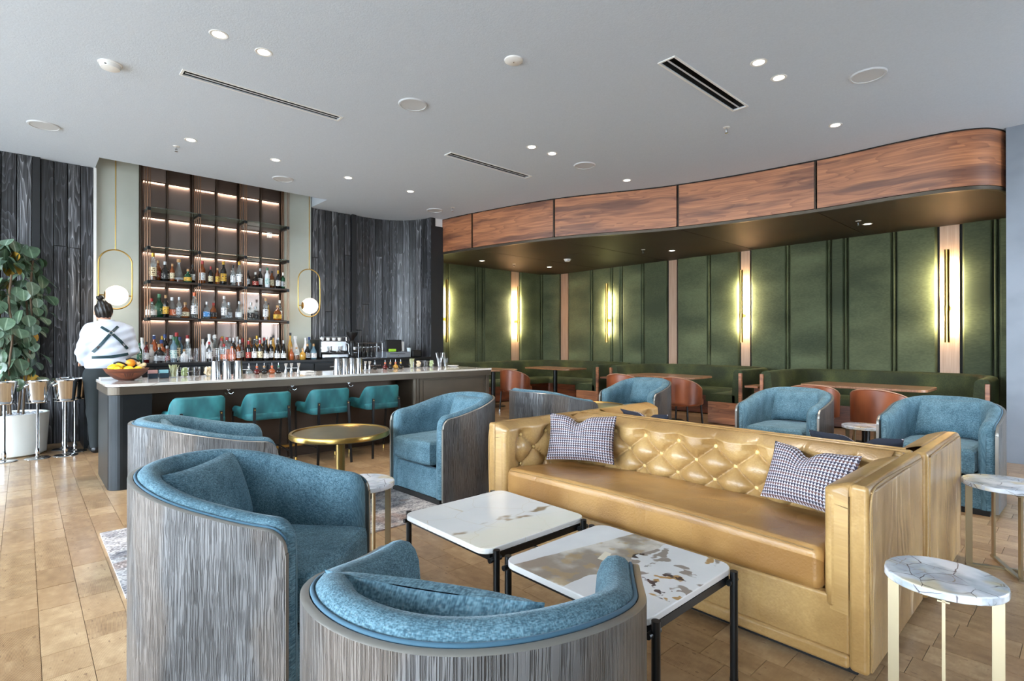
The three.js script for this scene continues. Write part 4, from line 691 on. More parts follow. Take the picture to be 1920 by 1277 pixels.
// --- shelving for bottles
const shelfY = [1.64, 2.145, 2.607, 3.14], shX = [1.255, 1.86, 2.475, 3.1], zF = -8.65, zB = -8.93;
{
  const t = thing('bottle_shelf_unit', 'tall bronze and glass shelving with lit panels behind the bar', 'shelving', [0, 0, 0]);
  const ly = [1.02, 1.62, 2.09, 2.57, 3.06, 3.57, 4.08];
  part(t, 'backing', span(1.19, 3.16, 1.02, 4.3, -9.035, -9.0), M.bronzeDark);
  for (let c = 0; c < 6; c++) for (let r = 0; r < 6; r++) {
    const bx = 1.22 + Math.floor(c / 2) * 0.635, x0 = bx + (c % 2) * 0.305, w = 0.285, y0 = ly[r], y1 = ly[r + 1];
    const lightOne = (c + r) % 2 === (r > 3 ? 1 : 0);
    const p = part(t, 'back_panel', rbox(w, y1 - y0 - 0.03, 0.012, 0.003, 1, x0 + w / 2, (y0 + y1) / 2 - 0.01, -8.988), lightOne ? M.panelSatin : M.panelPolished);
    part(p, 'light_strip', box(w - 0.03, 0.008, 0.01, x0 + w / 2, y1 - 0.022, -8.972), M.led);
    const L = new THREE.RectAreaLight(0xffdcc4, 55, w - 0.03, 0.008), q = V3(x0 + w / 2, y1 - 0.028, -8.966); L.position.copy(q); L.lookAt(q.x, q.y - 1, q.z - 0.28); scene.add(L);
  }
  for (let k = 0; k < 7; k++) part(t, 'mullion', rbox(0.018, 3.28, 0.03, 0.003, 1, 1.21 + k * 0.3175 - (k % 2 ? 0.005 : 0), 2.66, -8.975), M.bronzeDark);
  for (const x of shX) for (const [z, o] of [[zF, 0.012], [zF, -0.012], [zB + 0.05, 0.012], [zB + 0.05, -0.012]]) part(t, 'post', bar([x + o, 1.02, z], [x + o, 4.3, z], 0.0065, 8), M.copper);
  shelfY.forEach((y, r) => {
    for (let b = 0; b < 3; b++) { const s = part(t, 'shelf', rbox(shX[b + 1] - shX[b] - 0.03, 0.012, 0.29, 0.002, 1, (shX[b] + shX[b + 1]) / 2, y - 0.006, (zF + zB) / 2 - 0.015), r > 1 ? M.shelfGlass : M.steelDark); if (r < 2) part(s, 'front_rail', rbox(shX[b + 1] - shX[b] - 0.02, 0.02, 0.01, 0.002, 1, (shX[b] + shX[b + 1]) / 2, y - 0.02, zF + 0.0), M.bronzeDark); }
    for (const x of shX) part(t, 'bracket', rbox(0.04, 0.045, 0.3, 0.004, 1, x, y - 0.03, (zF + zB) / 2), M.steelDark);
  });
  { const n = single('shelf_tag', 'small white paper notice stuck under the top glass shelf', 'notice', box(0.075, 0.09, 0.002), std({ map: dtex(64, 64, (u, v) => (v > 0.2 && v < 0.85 && u > 0.12 && u < 0.88 && (Math.floor(v * 14) % 2 === 0) && hash(Math.floor(u * 12), Math.floor(v * 14), 4) > 0.35) ? [120, 120, 124] : [236, 236, 232], true, 0.075, 0.09), roughness: 0.7 })); n.position.set(2.92, 3.02, -8.97); }
}
// --- bottles
const glassOf = {
  amber: std({ color: 0x7a3c12, roughness: 0.08, clearcoat: 0.6 }), orange: std({ color: 0xa8562e, roughness: 0.1, clearcoat: 0.6 }), green: std({ color: 0x1c4a30, roughness: 0.08, clearcoat: 0.6 }), dark: std({ color: 0x14110f, roughness: 0.08, clearcoat: 0.7 }),
  clear: std({ color: 0xf4fafa, transmission: 0.92, thickness: 0, roughness: 0.04 }), blue: std({ color: 0x8fb8cc, transmission: 0.6, thickness: 0, roughness: 0.06 }), red: std({ color: 0x5a1210, roughness: 0.1, clearcoat: 0.6 }), white: std({ color: 0xe8eaec, roughness: 0.18, clearcoat: 0.5 }), golden: std({ color: 0xb98a34, roughness: 0.08, clearcoat: 0.6 })
};
const inkTex = (bg, fg, s) => dtex(64, 64, (u, v) => { const r = Math.floor(v * 9); const on = r % 2 === 1 && u > 0.08 && Math.abs(u % 0.25 - 0.12) < 0.08 && hash(Math.floor(u * 26), r, s) > 0.4; return on ? fg : bg; }, true);
const paperOf = { cream: inkTex([226, 212, 176], [96, 76, 50], 1), white: inkTex([232, 232, 230], [70, 70, 80], 2), black: inkTex([26, 26, 28], [200, 196, 184], 3), red: inkTex([160, 44, 36], [232, 220, 200], 4), blue: inkTex([70, 140, 204], [235, 240, 245], 5), green: inkTex([40, 92, 70], [214, 214, 180], 6), yellow: inkTex([214, 170, 60], [70, 40, 20], 7), orange: inkTex([214, 106, 60], [250, 236, 220], 8), teal: inkTex([214, 230, 226], [20, 140, 136], 9), grey: inkTex([176, 180, 184], [60, 60, 64], 10) };
for (const k of Object.keys(paperOf)) paperOf[k] = std({ map: paperOf[k], roughness: 0.6 });
const capOf = Object.fromEntries(Object.entries({ black: 0x161616, red: 0xa3201c, gold: 0xb8923c, white: 0xe4e4e0, cork: 0xb48a58, blue: 0x28407c, green: 0x2c6a48, silver: 0xb4b6b8, orange: 0xd8622a }).map(([k, v]) => [k, std({ color: v, roughness: 0.4, metalness: k === 'gold' || k === 'silver' ? 0.8 : 0 })]));
const shapeOf = {   // profile of half the body, its label band, where the cap sits
  tall: { p: [[0, 0], [0.034, 0], [0.037, 0.004], [0.037, 0.19], [0.034, 0.205], [0.018, 0.235], [0.0145, 0.245], [0.0145, 0.29]], l: [0.05, 0.15], r: 0.0375, c: [0.27, 0.312, 0.0165] },
  squat: { p: [[0, 0], [0.052, 0], [0.057, 0.008], [0.058, 0.09], [0.05, 0.125], [0.026, 0.148], [0.017, 0.158], [0.017, 0.195]], l: [0.025, 0.085], r: 0.0585, c: [0.185, 0.222, 0.02] },
  wine: { p: [[0, 0], [0.035, 0], [0.0375, 0.004], [0.0375, 0.185], [0.033, 0.205], [0.017, 0.228], [0.0145, 0.24], [0.0145, 0.3]], l: [0.045, 0.135], r: 0.038, c: [0.25, 0.305, 0.0155] },
  burgundy: { p: [[0, 0], [0.038, 0], [0.041, 0.004], [0.041, 0.13], [0.036, 0.165], [0.024, 0.21], [0.0155, 0.245], [0.0145, 0.3]], l: [0.035, 0.105], r: 0.0415, c: [0.255, 0.305, 0.0155] },
  flask: { p: [[0, 0], [0.046, 0], [0.05, 0.006], [0.05, 0.12], [0.044, 0.145], [0.03, 0.17], [0.018, 0.19], [0.016, 0.235]], l: [0.03, 0.105], r: 0.0505, c: [0.22, 0.262, 0.019] },
  slim: { p: [[0, 0], [0.028, 0], [0.03, 0.004], [0.03, 0.18], [0.022, 0.22], [0.013, 0.25], [0.012, 0.33]], l: [0.06, 0.14], r: 0.0305, c: [0.315, 0.352, 0.0145] },
  bell: { p: [[0, 0], [0.055, 0], [0.06, 0.008], [0.055, 0.07], [0.035, 0.14], [0.02, 0.19], [0.015, 0.21], [0.015, 0.25]], l: [0.03, 0.055], r: 0.0592, c: [0.25, 0.285, 0.022] }
};
const bottleCache = {};
function bottle(x, y, z, shape, glass, paper, cap, label, k = 1, group = 'bottles behind the bar') {
  const key = [shape, glass, paper, cap].join();
  let t;
  if (bottleCache[key]) t = dup(bottleCache[key], [x, y, z], 0, label, group); else {
    const s = shapeOf[shape]; t = thing('liquor_bottle', label, 'bottle', [x, y, z], 0, group); if (!s.g) { s.g = lathe(s.p, 20); s.lg = lathe([[s.r, s.l[0]], [s.r, s.l[1]]], 20); s.cg = lathe([[0, s.c[1]], [s.c[2], s.c[1]], [s.c[2], s.c[0]]], 16); s.fg = lathe([[0, 0.006], [s.r - 0.005, 0.006], [s.r - 0.005, s.l[1] * 0.95], [0, s.l[1] * 0.95]], 16); }
    const b = part(t, 'glass_body', s.g, glassOf[glass]); part(t, 'cap', s.cg, capOf[cap]); if (paper !== 'none') part(t, 'paper_label', s.lg, paperOf[paper]);
    if (glass === 'clear' && (cap === 'cork' || cap === 'gold')) part(b, 'spirit', s.fg, glassOf.amber);
    bottleCache[key] = t;
  }
  t.scale.setScalar(k); t.rotation.y = hash(Math.round(x * 100), Math.round(z * 100), 2) * 1.2 - 0.6 + 2.2; return t;
}
const stood = shX.map((x) => [x, 1, zF, 0.022]);   // what already stands where: x, height, z, radius
function clear(x, y, z, r) { let c = 1; for (const s of stood) if (Math.abs(s[1] - y) < 0.1) c = Math.min(c, Math.hypot(s[0] - x, s[2] - z) - s[3] - r); return c; }
function rowOf(xs, y, z, specs, place, k0 = 1) {
  specs.trim().split(/\s*;\s*/).forEach((s, i) => { const [shape, glass, paper, cap, k = 1, dz = 0] = s.split(' '); const g = glass === 'clear' ? 'clear glass' : glass; let r = Math.max(...shapeOf[shape].p.map((p) => p[0])) * k0 * k, best = -9, zz = z, xx = xs[i], kk = k;
    for (const ox of [0, 0.012, -0.012, 0.025, -0.025]) for (const o of [Number(dz), 0, -0.03, 0.03, -0.055, 0.04, -0.07, -0.085]) { const c = Math.min(clear(xs[i] + ox, y, z + o, r), 0.004) - Math.abs(o - dz) * 0.004 - Math.abs(ox) * 0.03; if (c > best) { best = c; zz = z + o; xx = xs[i] + ox; } }
    const c = clear(xx, y, zz, r); if (c < 0.001) kk = Math.max(0.62, kk * (r + c - 0.001) / r); r *= kk / k; stood.push([xx, y, zz, r]);
    bottle(xx, y, zz, shape, glass, paper, cap, `${g} bottle${paper === 'none' ? '' : `, ${paper} label`}, ${cap} cap, ${ord[i + 1]} from left ${place}`, k0 * Number(kk), 'bottles ' + place); });
}
rowOf([1.32, 1.39, 1.46, 1.54, 1.63, 1.72, 1.805, 1.93, 2.03, 2.12, 2.2, 2.33, 2.42, 2.545, 2.65, 2.735, 2.825, 2.91, 2.99, 3.065], 2.146, -8.77, 'tall clear cream gold 1.1;tall amber red cork 0.85 -0.07;flask dark black silver 0.95;tall amber cream cork 0.72;bell clear grey cork 1.05;squat green yellow cork 0.78;tall dark white black 0.78;tall amber white red 0.98 -0.04;wine dark cream red 0.78;tall amber yellow cork 0.72;tall dark yellow gold 1.02;tall clear white black 0.9;tall clear white gold 1.08;tall dark grey black 0.72;flask dark red white 0.8;tall dark white silver 0.88 -0.05;tall white teal green 0.92;tall amber cream black 0.82 -0.05;wine dark white gold 0.86;wine green grey white 0.78', 'on upper bottle shelf', 1.1);
rowOf([1.30, 1.395, 1.465, 1.55, 1.625, 1.71, 1.82, 1.98, 2.075, 2.21, 2.29, 2.42, 2.585, 2.67, 2.8, 2.86, 2.98, 3.03], 1.641, -8.77, 'squat clear white red 1.05;flask green green green 1.15;tall dark yellow cork 0.9 -0.05;flask clear orange silver 1.0;tall clear grey silver 0.85 -0.06;squat amber cream cork 0.92;tall clear white orange 1.08;flask clear blue silver 0.85;flask amber black red 0.82;tall clear white white 1.0;flask clear grey silver 0.88;flask clear white silver 0.95 ;flask clear black silver 0.92;squat clear black silver 0.85;tall clear white cork 1.0;slim golden none black 0.7 -0.05;squat amber yellow cork 0.98;tall clear white white 0.95 -0.06', 'on lower bottle shelf', 1.1);
rowOf([1.18, 1.32, 1.37, 1.45, 1.58, 1.635, 1.71, 1.91, 1.98, 2.07, 2.14, 2.22, 2.31, 2.4, 2.455, 2.53, 2.6, 2.68, 2.78, 2.88], 1.0205, -8.66, 'tall white none white 0.95;tall orange none blue 1.02;flask orange white blue 1.2;tall dark red blue 1.08;tall green cream red 1.15;tall blue none blue 0.98;bell clear white white 1.0;tall white none white 0.9;tall white white white 1.1;tall clear white white 1.08;tall clear grey red 0.95;tall clear orange red 0.98;tall dark white silver 0.95;wine clear white silver 0.9;wine red white red 0.95;tall clear grey silver 0.85;wine golden white silver 0.92;wine golden none silver 0.98;slim golden none white 0.9;slim golden none black 0.95', 'in the back counter row', 1.14);
rowOf([1.13, 1.205, 1.27, 1.345, 1.42, 1.485, 1.55, 1.64, 1.95, 2.14, 2.235, 2.33], 1.0205, -8.5, 'tall green green green 0.8;tall red white black 0.85;flask white white silver 0.88;squat dark grey cork 1.05;flask clear red silver 0.95;tall blue teal green 1.05;flask dark white black 0.72;squat white none cork 0.75;tall dark white red 0.85;flask clear orange red 0.9;flask orange orange black 0.92;tall amber white black 0.85', 'in the middle counter row', 1.06);
rowOf([1.34, 1.44, 1.54, 1.64, 1.74, 1.98, 2.08, 2.19, 2.3, 2.4, 2.58, 2.68, 2.79, 2.9, 3.0], 1.0205, -8.8, 'tall clear white silver 1.2;tall amber cream gold 1.15;tall clear grey white 1.2;tall green white green 1.1;tall clear white red 1.2;tall dark cream black 1.1;tall clear white silver 1.2;tall amber white gold 1.15;tall clear red silver 1.1;tall white white white 1.15;tall amber yellow cork 1.1;tall clear white gold 1.2;tall dark white red 1.1;tall golden none black 1.15;tall clear grey silver 1.1', 'in the rearmost counter row', 1.0);
rowOf([2.44, 2.52, 2.6, 2.685, 2.765, 2.85, 2.94], 1.0205, -8.39, 'wine dark red red 0.93;wine dark white black 0.97;wine dark cream red 0.97;burgundy dark white black 0.98;wine dark white silver 0.94;burgundy dark white black 0.97;burgundy dark white silver 0.95', 'in the wine bottle row', 1.04);
rowOf([3.11, 3.215, 3.355, 3.45], 1.0205, -8.62, 'slim golden none black 1.2;bell white none white 1.3;bell white white silver 1.2;tall blue none blue 1.15', 'among the tall decanters', 1.0);
rowOf([3.07, 3.15, 3.23, 3.32, 3.42], 1.0205, -8.42, 'flask orange none cork 0.75;flask clear none cork 0.75;squat golden none cork 0.8;flask dark grey cork 0.95;flask blue white cork 0.95', 'of small bottles by the machine', 1.0);
// --- glassware
const tumblerGeo = lathe([[0, 0.006], [0.03, 0.006], [0.036, 0.095], [0.038, 0.095], [0.034, 0], [0, 0]], 20), coupeGeo = lathe([[0, 0], [0.032, 0.002], [0.004, 0.008], [0.004, 0.085], [0.02, 0.1], [0.036, 0.13], [0.034, 0.19]], 20);
{
  let g0; const xs = [1.3, 1.39, 1.48, 1.57, 1.66, 1.75, 1.84, 1.93, 2.02, 2.11, 2.2]; let n = 0;
  for (const [z, y] of [[-8.33, 1.0205], [-8.34, 1.116]]) for (const x of xs) { if (y > 1.1 && (n++ % 11 < 4)) continue; const lab = 'clear tumbler, ' + (y > 1.1 ? 'upper layer, ' : 'lower layer, ') + ord[xs.indexOf(x) + 1] + ' from left before the bottles'; g0 ? dup(g0, [x, y, z], 0, lab) : (g0 = single('tumbler', lab, 'glass', tumblerGeo, M.glass, [x, y, z], 0, 'stacked clear tumblers')); }
  const r = thing('glass_rack', 'wire rack of stemware right of the coffee grinder', 'rack', [4.4, 1.02, -8.5]);
  part(r, 'frame', join([bar([-0.225, 0.26, -0.1], [0.225, 0.26, -0.1], 0.005), bar([-0.225, 0.26, 0.1], [0.225, 0.26, 0.1], 0.005), ...[-0.225, 0.225].flatMap((x) => [-0.1, 0.1].map((z) => bar([x, 0, z], [x, 0.26, z], 0.005)))]), M.steel); part(r, 'tray', box(0.46, 0.012, 0.24, 0, 0.006, 0), M.steel);
  let s0; for (let k = 0; k < 12; k++) { const x = 4.215 + (k % 6) * 0.074, z = -8.45 - Math.floor(k / 6) * 0.11, lab = `stemmed glass, ${ord[(k % 6) + 1]} from left in the ${k < 6 ? 'front' : 'rear'} of the wire rack`; s0 ? dup(s0, [x, 1.0325, z], 0, lab) : (s0 = single('stemmed_glass', lab, 'glass', coupeGeo, M.glass, [x, 1.0325, z], 0, 'stemmed glasses on the rack')); }
}
// --- machines on the back bar
{
  const e = thing('espresso_machine', 'chrome espresso machine with dark side panel', 'coffee machine', [3.76, 1.02, -8.6]);
  part(e, 'body', rbox(0.46, 0.2, 0.36, 0.02, 2, 0, 0.2, 0), M.steel); part(e, 'drip_tray', rbox(0.44, 0.06, 0.42, 0.01, 2, 0, 0.05, 0.03), M.steel); part(e, 'foot_plate', box(0.4, 0.02, 0.36, 0, 0.01, 0), M.black);
  const sp = part(e, 'side_panel', grid(10, 1, (u, v) => [-0.245 + v * 0.02, 0, 0]), M.black); sp.geometry = slab([[-0.02, 0], [0.02, 0], [0.02, 0.4], [-0.02, 0.4]], 0, 0.01); sp.geometry = rbox(0.03, 0.3, 0.44, 0.03, 3, -0.245, 0.17, 0.01);
  part(sp, 'emblem', new THREE.TorusGeometry(0.03, 0.004, 8, 24), M.white, [-0.215, 0.18, 0.235]);
  part(e, 'top_rail', join([bar([-0.2, 0.36, 0.16], [0.22, 0.36, 0.16], 0.006), bar([-0.2, 0.3, 0.16], [-0.2, 0.36, 0.16], 0.006), bar([0.22, 0.3, 0.16], [0.22, 0.36, 0.16], 0.006)]), M.chrome);
  for (const x of [-0.08, 0.1]) { const g = part(e, 'group_head', cyl(0.035, 0.03, 0.08, 20, x, 0.17, 0.2), M.chrome); part(g, 'portafilter_handle', bar([x, 0.13, 0.22], [x + 0.02, 0.12, 0.36], 0.013), M.black); }
  part(e, 'steam_wand', tube([[0.2, 0.26, 0.18], [0.22, 0.24, 0.24], [0.22, 0.12, 0.25], [0.23, 0.08, 0.26]], 0.006, 20, 8), M.chrome);
  for (let k = 0; k < 4; k++) single('coffee_cup', `small white cup on the espresso machine, ${ord[k + 1]} from left`, 'cup', lathe([[0, 0], [0.025, 0], [0.036, 0.05], [0.033, 0.05], [0.022, 0.004], [0, 0.004]], 20), M.white, [3.62 + k * 0.1, 1.321, -8.57], 0, 'cups on the espresso machine');
  const g = thing('coffee_grinder', 'coffee grinder with black bowl hopper beside espresso machine', 'coffee grinder', [4.075, 1.02, -8.42]);
  part(g, 'body', lathe([[0, 0], [0.07, 0], [0.07, 0.03], [0.05, 0.05], [0.05, 0.2], [0.06, 0.26], [0.04, 0.3], [0, 0.3]], 28), M.black); part(g, 'hopper', lathe([[0, 0.3], [0.03, 0.3], [0.04, 0.34], [0.085, 0.4], [0.09, 0.44], [0, 0.45]], 28), M.black); part(g, 'spout', rbox(0.05, 0.06, 0.08, 0.01, 2, 0, 0.17, 0.07), M.chrome); part(g, 'dosing_fork', box(0.06, 0.01, 0.07, 0, 0.1, 0.08), M.steel);
  const d = thing('cash_drawer', 'grey cash drawer under the black screen', 'cash drawer', [4.87, 1.0205, -8.45]); part(d, 'body', rbox(0.48, 0.105, 0.36, 0.006, 2, 0, 0.0525, 0), std({ color: 0x6d737b, roughness: 0.4, metalness: 0.3 })); const f = part(d, 'drawer_front', rbox(0.46, 0.085, 0.01, 0.003, 1, 0, 0.053, 0.182), std({ color: 0x7c828a, roughness: 0.35, metalness: 0.3 })); part(f, 'slot', box(0.3, 0.008, 0.003, -0.02, 0.07, 0.188), M.black); part(f, 'lock', bar([0, 0.04, 0.186], [0, 0.04, 0.192], 0.008), M.steel);
  const m = thing('point_of_sale_screen', 'black switched off screen standing on the cash drawer', 'screen', [4.87, 1.126, -8.42]); part(m, 'panel', rbox(0.31, 0.2, 0.025, 0.006, 2, 0, 0.11, 0), M.black, null, [-0.1, 0, 0]); part(m, 'stand', rbox(0.12, 0.02, 0.12, 0.006, 2, 0, 0.01, -0.02), M.black);
  single('note_pad', 'lime green sticky note block below the black screen', 'note pad', rbox(0.12, 0.05, 0.06, 0.006, 2, 0, 0.025, 0), std({ color: 0x9bd030, roughness: 0.6 }), [4.77, 1.1265, -8.31]);
  single('menu_card', 'pale card standing right of the black screen', 'card', rbox(0.075, 0.18, 0.006, 0.002, 1, 0, 0.09, 0), M.white, [5.06, 1.1265, -8.45], 0.2);
  single('cup_stack', 'stack of pale paper cups between screen and receipt printer', 'cups', lathe([[0, 0], [0.03, 0], [0.04, 0.17], [0.036, 0.172], [0, 0.165]], 20), std({ color: 0xcfdde0, roughness: 0.6 }), [5.15, 1.0205, -8.38]);
  const p = thing('receipt_printer', 'black receipt printer at the right end of back bar', 'printer', [5.29, 1.0205, -8.45]); part(p, 'housing', rbox(0.2, 0.13, 0.24, 0.02, 3, 0, 0.065, 0), M.black); part(p, 'paper_slot', box(0.1, 0.004, 0.02, 0, 0.1315, 0.05), M.steel); part(p, 'lid', rbox(0.18, 0.01, 0.12, 0.004, 1, 0, 0.13, -0.03), M.steelDark);
}
// --- on the bar top
const BT = 0.9305;
{
  const wood = std({ map: M.walnut.map, color: 0xb9a19a, roughness: 0.5 });
  const b = thing('fruit_bowl', 'shallow wooden bowl of citrus at the left end of the bar', 'bowl', [0.735, BT, -6.3]); part(b, 'bowl', muv(lathe([[0, 0], [0.06, 0], [0.1, 0.02], [0.16, 0.075], [0.182, 0.115], [0.174, 0.115], [0.15, 0.075], [0.09, 0.03], [0, 0.02]], 48)), wood); part(b, 'foot', cyl(0.06, 0.062, 0.006, 32, 0, 0.002, 0), wood);
  const lem = new THREE.SphereGeometry(0.036, 20, 14), lp = lem.attributes.position; for (let i = 0; i < lp.count; i++) { const x = lp.getX(i); lp.setX(i, x * (1.1 + 0.35 * Math.pow(Math.abs(x) / 0.036, 5))); } lem.computeVertexNormals();
  const yel = std({ color: 0xf0cc1e, roughness: 0.45 }), orr = std({ color: 0xf0941e, roughness: 0.45 });
  const lemons = [[-0.1, 0.125, 0.02, 'leftmost'], [-0.075, 0.1, 0.09, 'front left'], [0.005, 0.105, 0.105, 'front middle'], [0.08, 0.1, 0.08, 'front right'], [-0.05, 0.135, -0.02, 'behind, under dark peel'], [0.02, 0.09, 0.0, 'in the middle']];
  lemons.forEach(([x, y, z, l], i) => { const t = thing('lemon', 'yellow lemon in the wooden bowl, ' + l, 'lemon', [0.735 + x, BT + y, -6.3 + z], i * 1.3, 'lemons in the bowl'); part(t, 'fruit', lem, yel); part(t, 'stem_end', cyl(0.004, 0.006, 0.006, 8).rotateZ(HP), capOf.green, [0.052, 0, 0]); });
  { const t = thing('orange', 'orange topping the fruit in the wooden bowl', 'orange', [0.765, BT + 0.165, -6.28]); part(t, 'fruit', new THREE.SphereGeometry(0.04, 20, 14), orr); part(t, 'stem_end', cyl(0.004, 0.005, 0.004, 8, 0, 0.04, 0), capOf.green); }
  for (const [x, y, k] of [[-0.06, 0.165, 'left'], [0.035, 0.2, 'right']]) single('dried_peel', `curled black dried peel lying on the citrus, ${k} piece`, 'peel', tube([[-0.05, 0, 0.02], [-0.02, 0.012, 0.04], [0.02, 0, 0.045], [0.05, -0.02, 0.035]], 0.008, 20, 6), M.black, [0.735 + x, BT + y, -6.28], 0.2, 'dried peels');
  { const t = thing('ginger_root', 'knobbly pale ginger root at the right of the fruit bowl', 'ginger', [0.845, BT + 0.115, -6.28]), gm = std({ color: 0xd9bf92, roughness: 0.7 }); part(t, 'root', join([new THREE.SphereGeometry(0.032, 14, 10).scale(1, 1.3, 0.9), new THREE.SphereGeometry(0.022, 12, 8).translate(0.025, 0.03, 0.01), new THREE.SphereGeometry(0.02, 12, 8).translate(-0.02, 0.045, 0), new THREE.SphereGeometry(0.018, 12, 8).translate(0.03, -0.02, 0.015)]), gm); }
  const packet = (x, z, c, l) => { const t = thing('packet_holder', l, 'packet holder', [x, BT, z]); part(t, 'holder', rbox(0.085, 0.05, 0.06, 0.004, 1, 0, 0.025, 0), std({ color: 0x2a3a48, roughness: 0.2, clearcoat: 0.5 })); for (let k = 0; k < 6; k++) part(t, 'packet', box(0.076, 0.03, 0.004, 0, 0.064, -0.024 + k * 0.0095), std({ color: c, roughness: 0.6 }), [0, (k % 3) * 0.003, 0]); };
  packet(0.965, -6.42, 0xd8a8a4, 'dark holder of pink sugar packets beside the fruit bowl'); packet(1.06, -6.43, 0x8ec6d2, 'dark holder of light blue sugar packets on the bar');
  const jarGlass = M.glass, jarG = lathe([[0, 0.004], [0.036, 0.004], [0.042, 0.1], [0.044, 0.1], [0.039, 0], [0, 0]], 24);
  const jar = (x, z, kind, l) => {
    const t = thing('garnish_jar', l, 'jar', [x, BT, z], 0, 'garnish jars on the bar'); part(t, 'jar', jarG, jarGlass); const R = rngOf(Math.round(x * 997)), list = [];
    if (kind === 'picks') for (let k = 0; k < 26; k++) { const a = R() * 6.28, r = R() * 0.02, a2 = R() * 6.28; list.push(bar([r * Math.cos(a), 0.008, r * Math.sin(a)], [0.048 * Math.cos(a2) * R(), 0.12 + R() * 0.015, 0.048 * Math.sin(a2) * R()], 0.0035, 5)); }
    else for (let k = 0; k < 34; k++) { const a = R() * 6.28, r = Math.sqrt(R()) * 0.026; list.push(new THREE.IcosahedronGeometry(0.011 + R() * 0.004, 1).translate(r * Math.cos(a), 0.016 + R() * 0.075, r * Math.sin(a))); }
    part(t, 'garnish', join(list), std({ color: { picks: 0xb2b488, lime: 0x9cb070, dark: 0x2a2a2e, mixed: 0xe0c9a0, cherry: 0xd8d2c0 }[kind], roughness: 0.5 })).userData.kind = 'stuff';
  };
  jar(1.155, -6.46, 'picks', 'glass jar of green picks near the fruit bowl'); jar(1.255, -6.47, 'lime', 'glass jar of lime pieces, left on the bar'); jar(1.36, -6.48, 'dark', 'glass jar of dark berries, left on the bar'); jar(1.47, -6.48, 'mixed', 'glass jar of pale dried fruit, left on the bar');
  jar(4.04, -6.5, 'picks', 'glass jar of green picks near the right end of the bar'); jar(4.15, -6.5, 'mixed', 'glass jar of pale dried fruit near the right end'); jar(4.26, -6.5, 'dark', 'glass jar of dark berries near the right end'); jar(4.37, -6.5, 'lime', 'glass jar of lime pieces near the right end');
  const tinG = lathe([[0, 0.003], [0.032, 0.003], [0.034, 0.008], [0.046, 0.178], [0.044, 0.178], [0.031, 0.01], [0, 0.01]], 28); let tin0;
  [[1.43, 'leftmost of the left three'], [1.53, 'middle of the left three'], [1.64, 'rightmost of the left three'], [2.71, 'first of the right four'], [2.8, 'second of the right four'], [2.89, 'third of the right four'], [2.98, 'last of the right four']].forEach(([x, l]) => { const lab = 'tall steel shaker tin upside down on the bar, ' + l; const t = tin0 ? dup(tin0, [x, BT + 0.178, -5.98], 0, lab) : (tin0 = single('shaker_tin', lab, 'shaker', tinG, M.steel, [x, BT + 0.178, -5.98], 0, 'steel shaker tins')); t.rotation.x = Math.PI; });
  const jigG = lathe([[0, 0.05], [0.006, 0.05], [0.021, 0.0], [0.0225, 0.0], [0.008, 0.055], [0.024, 0.115], [0.0225, 0.115], [0.006, 0.06], [0, 0.06]], 24); let jig0;
  [[2.29, 'first of three left of the tins'], [2.355, 'second of three left of the tins'], [2.44, 'third of three left of the tins'], [3.31, 'left one right of the tins'], [3.37, 'right one right of the tins']].forEach(([x, l]) => { const lab = 'waisted steel jigger on the bar, ' + l; jig0 ? dup(jig0, [x, BT, -6.46], 0, lab) : (jig0 = single('jigger', lab, 'jigger', jigG, M.steel, [x, BT, -6.46], 0, 'steel jiggers')); });
  const bulb = lathe([[0, 0], [0.022, 0], [0.036, 0.014], [0.038, 0.026], [0.03, 0.044], [0.012, 0.06], [0.01, 0.078]], 24); let nb = 0;
  const bitters = (x, c, cap, l) => { const t = thing('bitters_bottle', l, 'bottle', [x, BT, -6.48], 0, 'bulb shaped bitters bottles'); part(t, 'bulb', bulb, c === 'clear' ? glassOf.clear : glassOf[c]); part(t, 'collar', cyl(0.013, 0.013, 0.02, 16, 0, 0.082, 0), capOf[cap]); part(t, 'dasher', bar([0, 0.09, 0], [0, 0.125, 0], 0.0035, 8), M.steel); nb++; };
  bitters(1.89, 'clear', 'silver', 'clear bulb bitters bottle, leftmost of the left five'); bitters(1.975, 'red', 'orange', 'red bulb bitters bottle, second of the left five'); bitters(2.055, 'dark', 'cork', 'dark bulb bitters bottle, third of the left five'); bitters(2.14, 'orange', 'orange', 'orange bulb bitters bottle, fourth of the left five'); bitters(2.215, 'dark', 'green', 'dark bulb bitters bottle, last of the left five');
  bitters(3.46, 'dark', 'silver', 'dark bulb bitters bottle alone right of the jiggers'); bitters(3.61, 'red', 'orange', 'red bulb bitters bottle, first of the right four'); bitters(3.69, 'dark', 'cork', 'dark bulb bitters bottle, second of the right four'); bitters(3.77, 'golden', 'orange', 'golden bulb bitters bottle, third of the right four'); bitters(3.85, 'dark', 'gold', 'dark bulb bitters bottle, last of the right four');
  for (const [x, c, l] of [[4.5, 0x8a8f94, 'clear tumbler of straws at the right end of the bar'], [4.61, 0x16181a, 'tumbler of black straws at the right end of the bar']]) {
    const t = thing('straw_tumbler', l, 'straw holder', [x, BT, -6.48]), R = rngOf(Math.round(x * 100)), st = []; part(t, 'tumbler', lathe([[0, 0.004], [0.032, 0.004], [0.044, 0.13], [0.046, 0.13], [0.036, 0], [0, 0]], 24), M.glass);
    for (let k = 0; k < 9; k++) { const a = R() * 6.28, b2 = a + R(); part(t, 'straw', bar([0.02 * Math.cos(a), 0.01, 0.02 * Math.sin(a)], [0.055 * Math.cos(b2), 0.2 + R() * 0.02, 0.055 * Math.sin(b2)], 0.003, 6), k % 2 ? M.black : M.chrome); } void c; void st;
  }
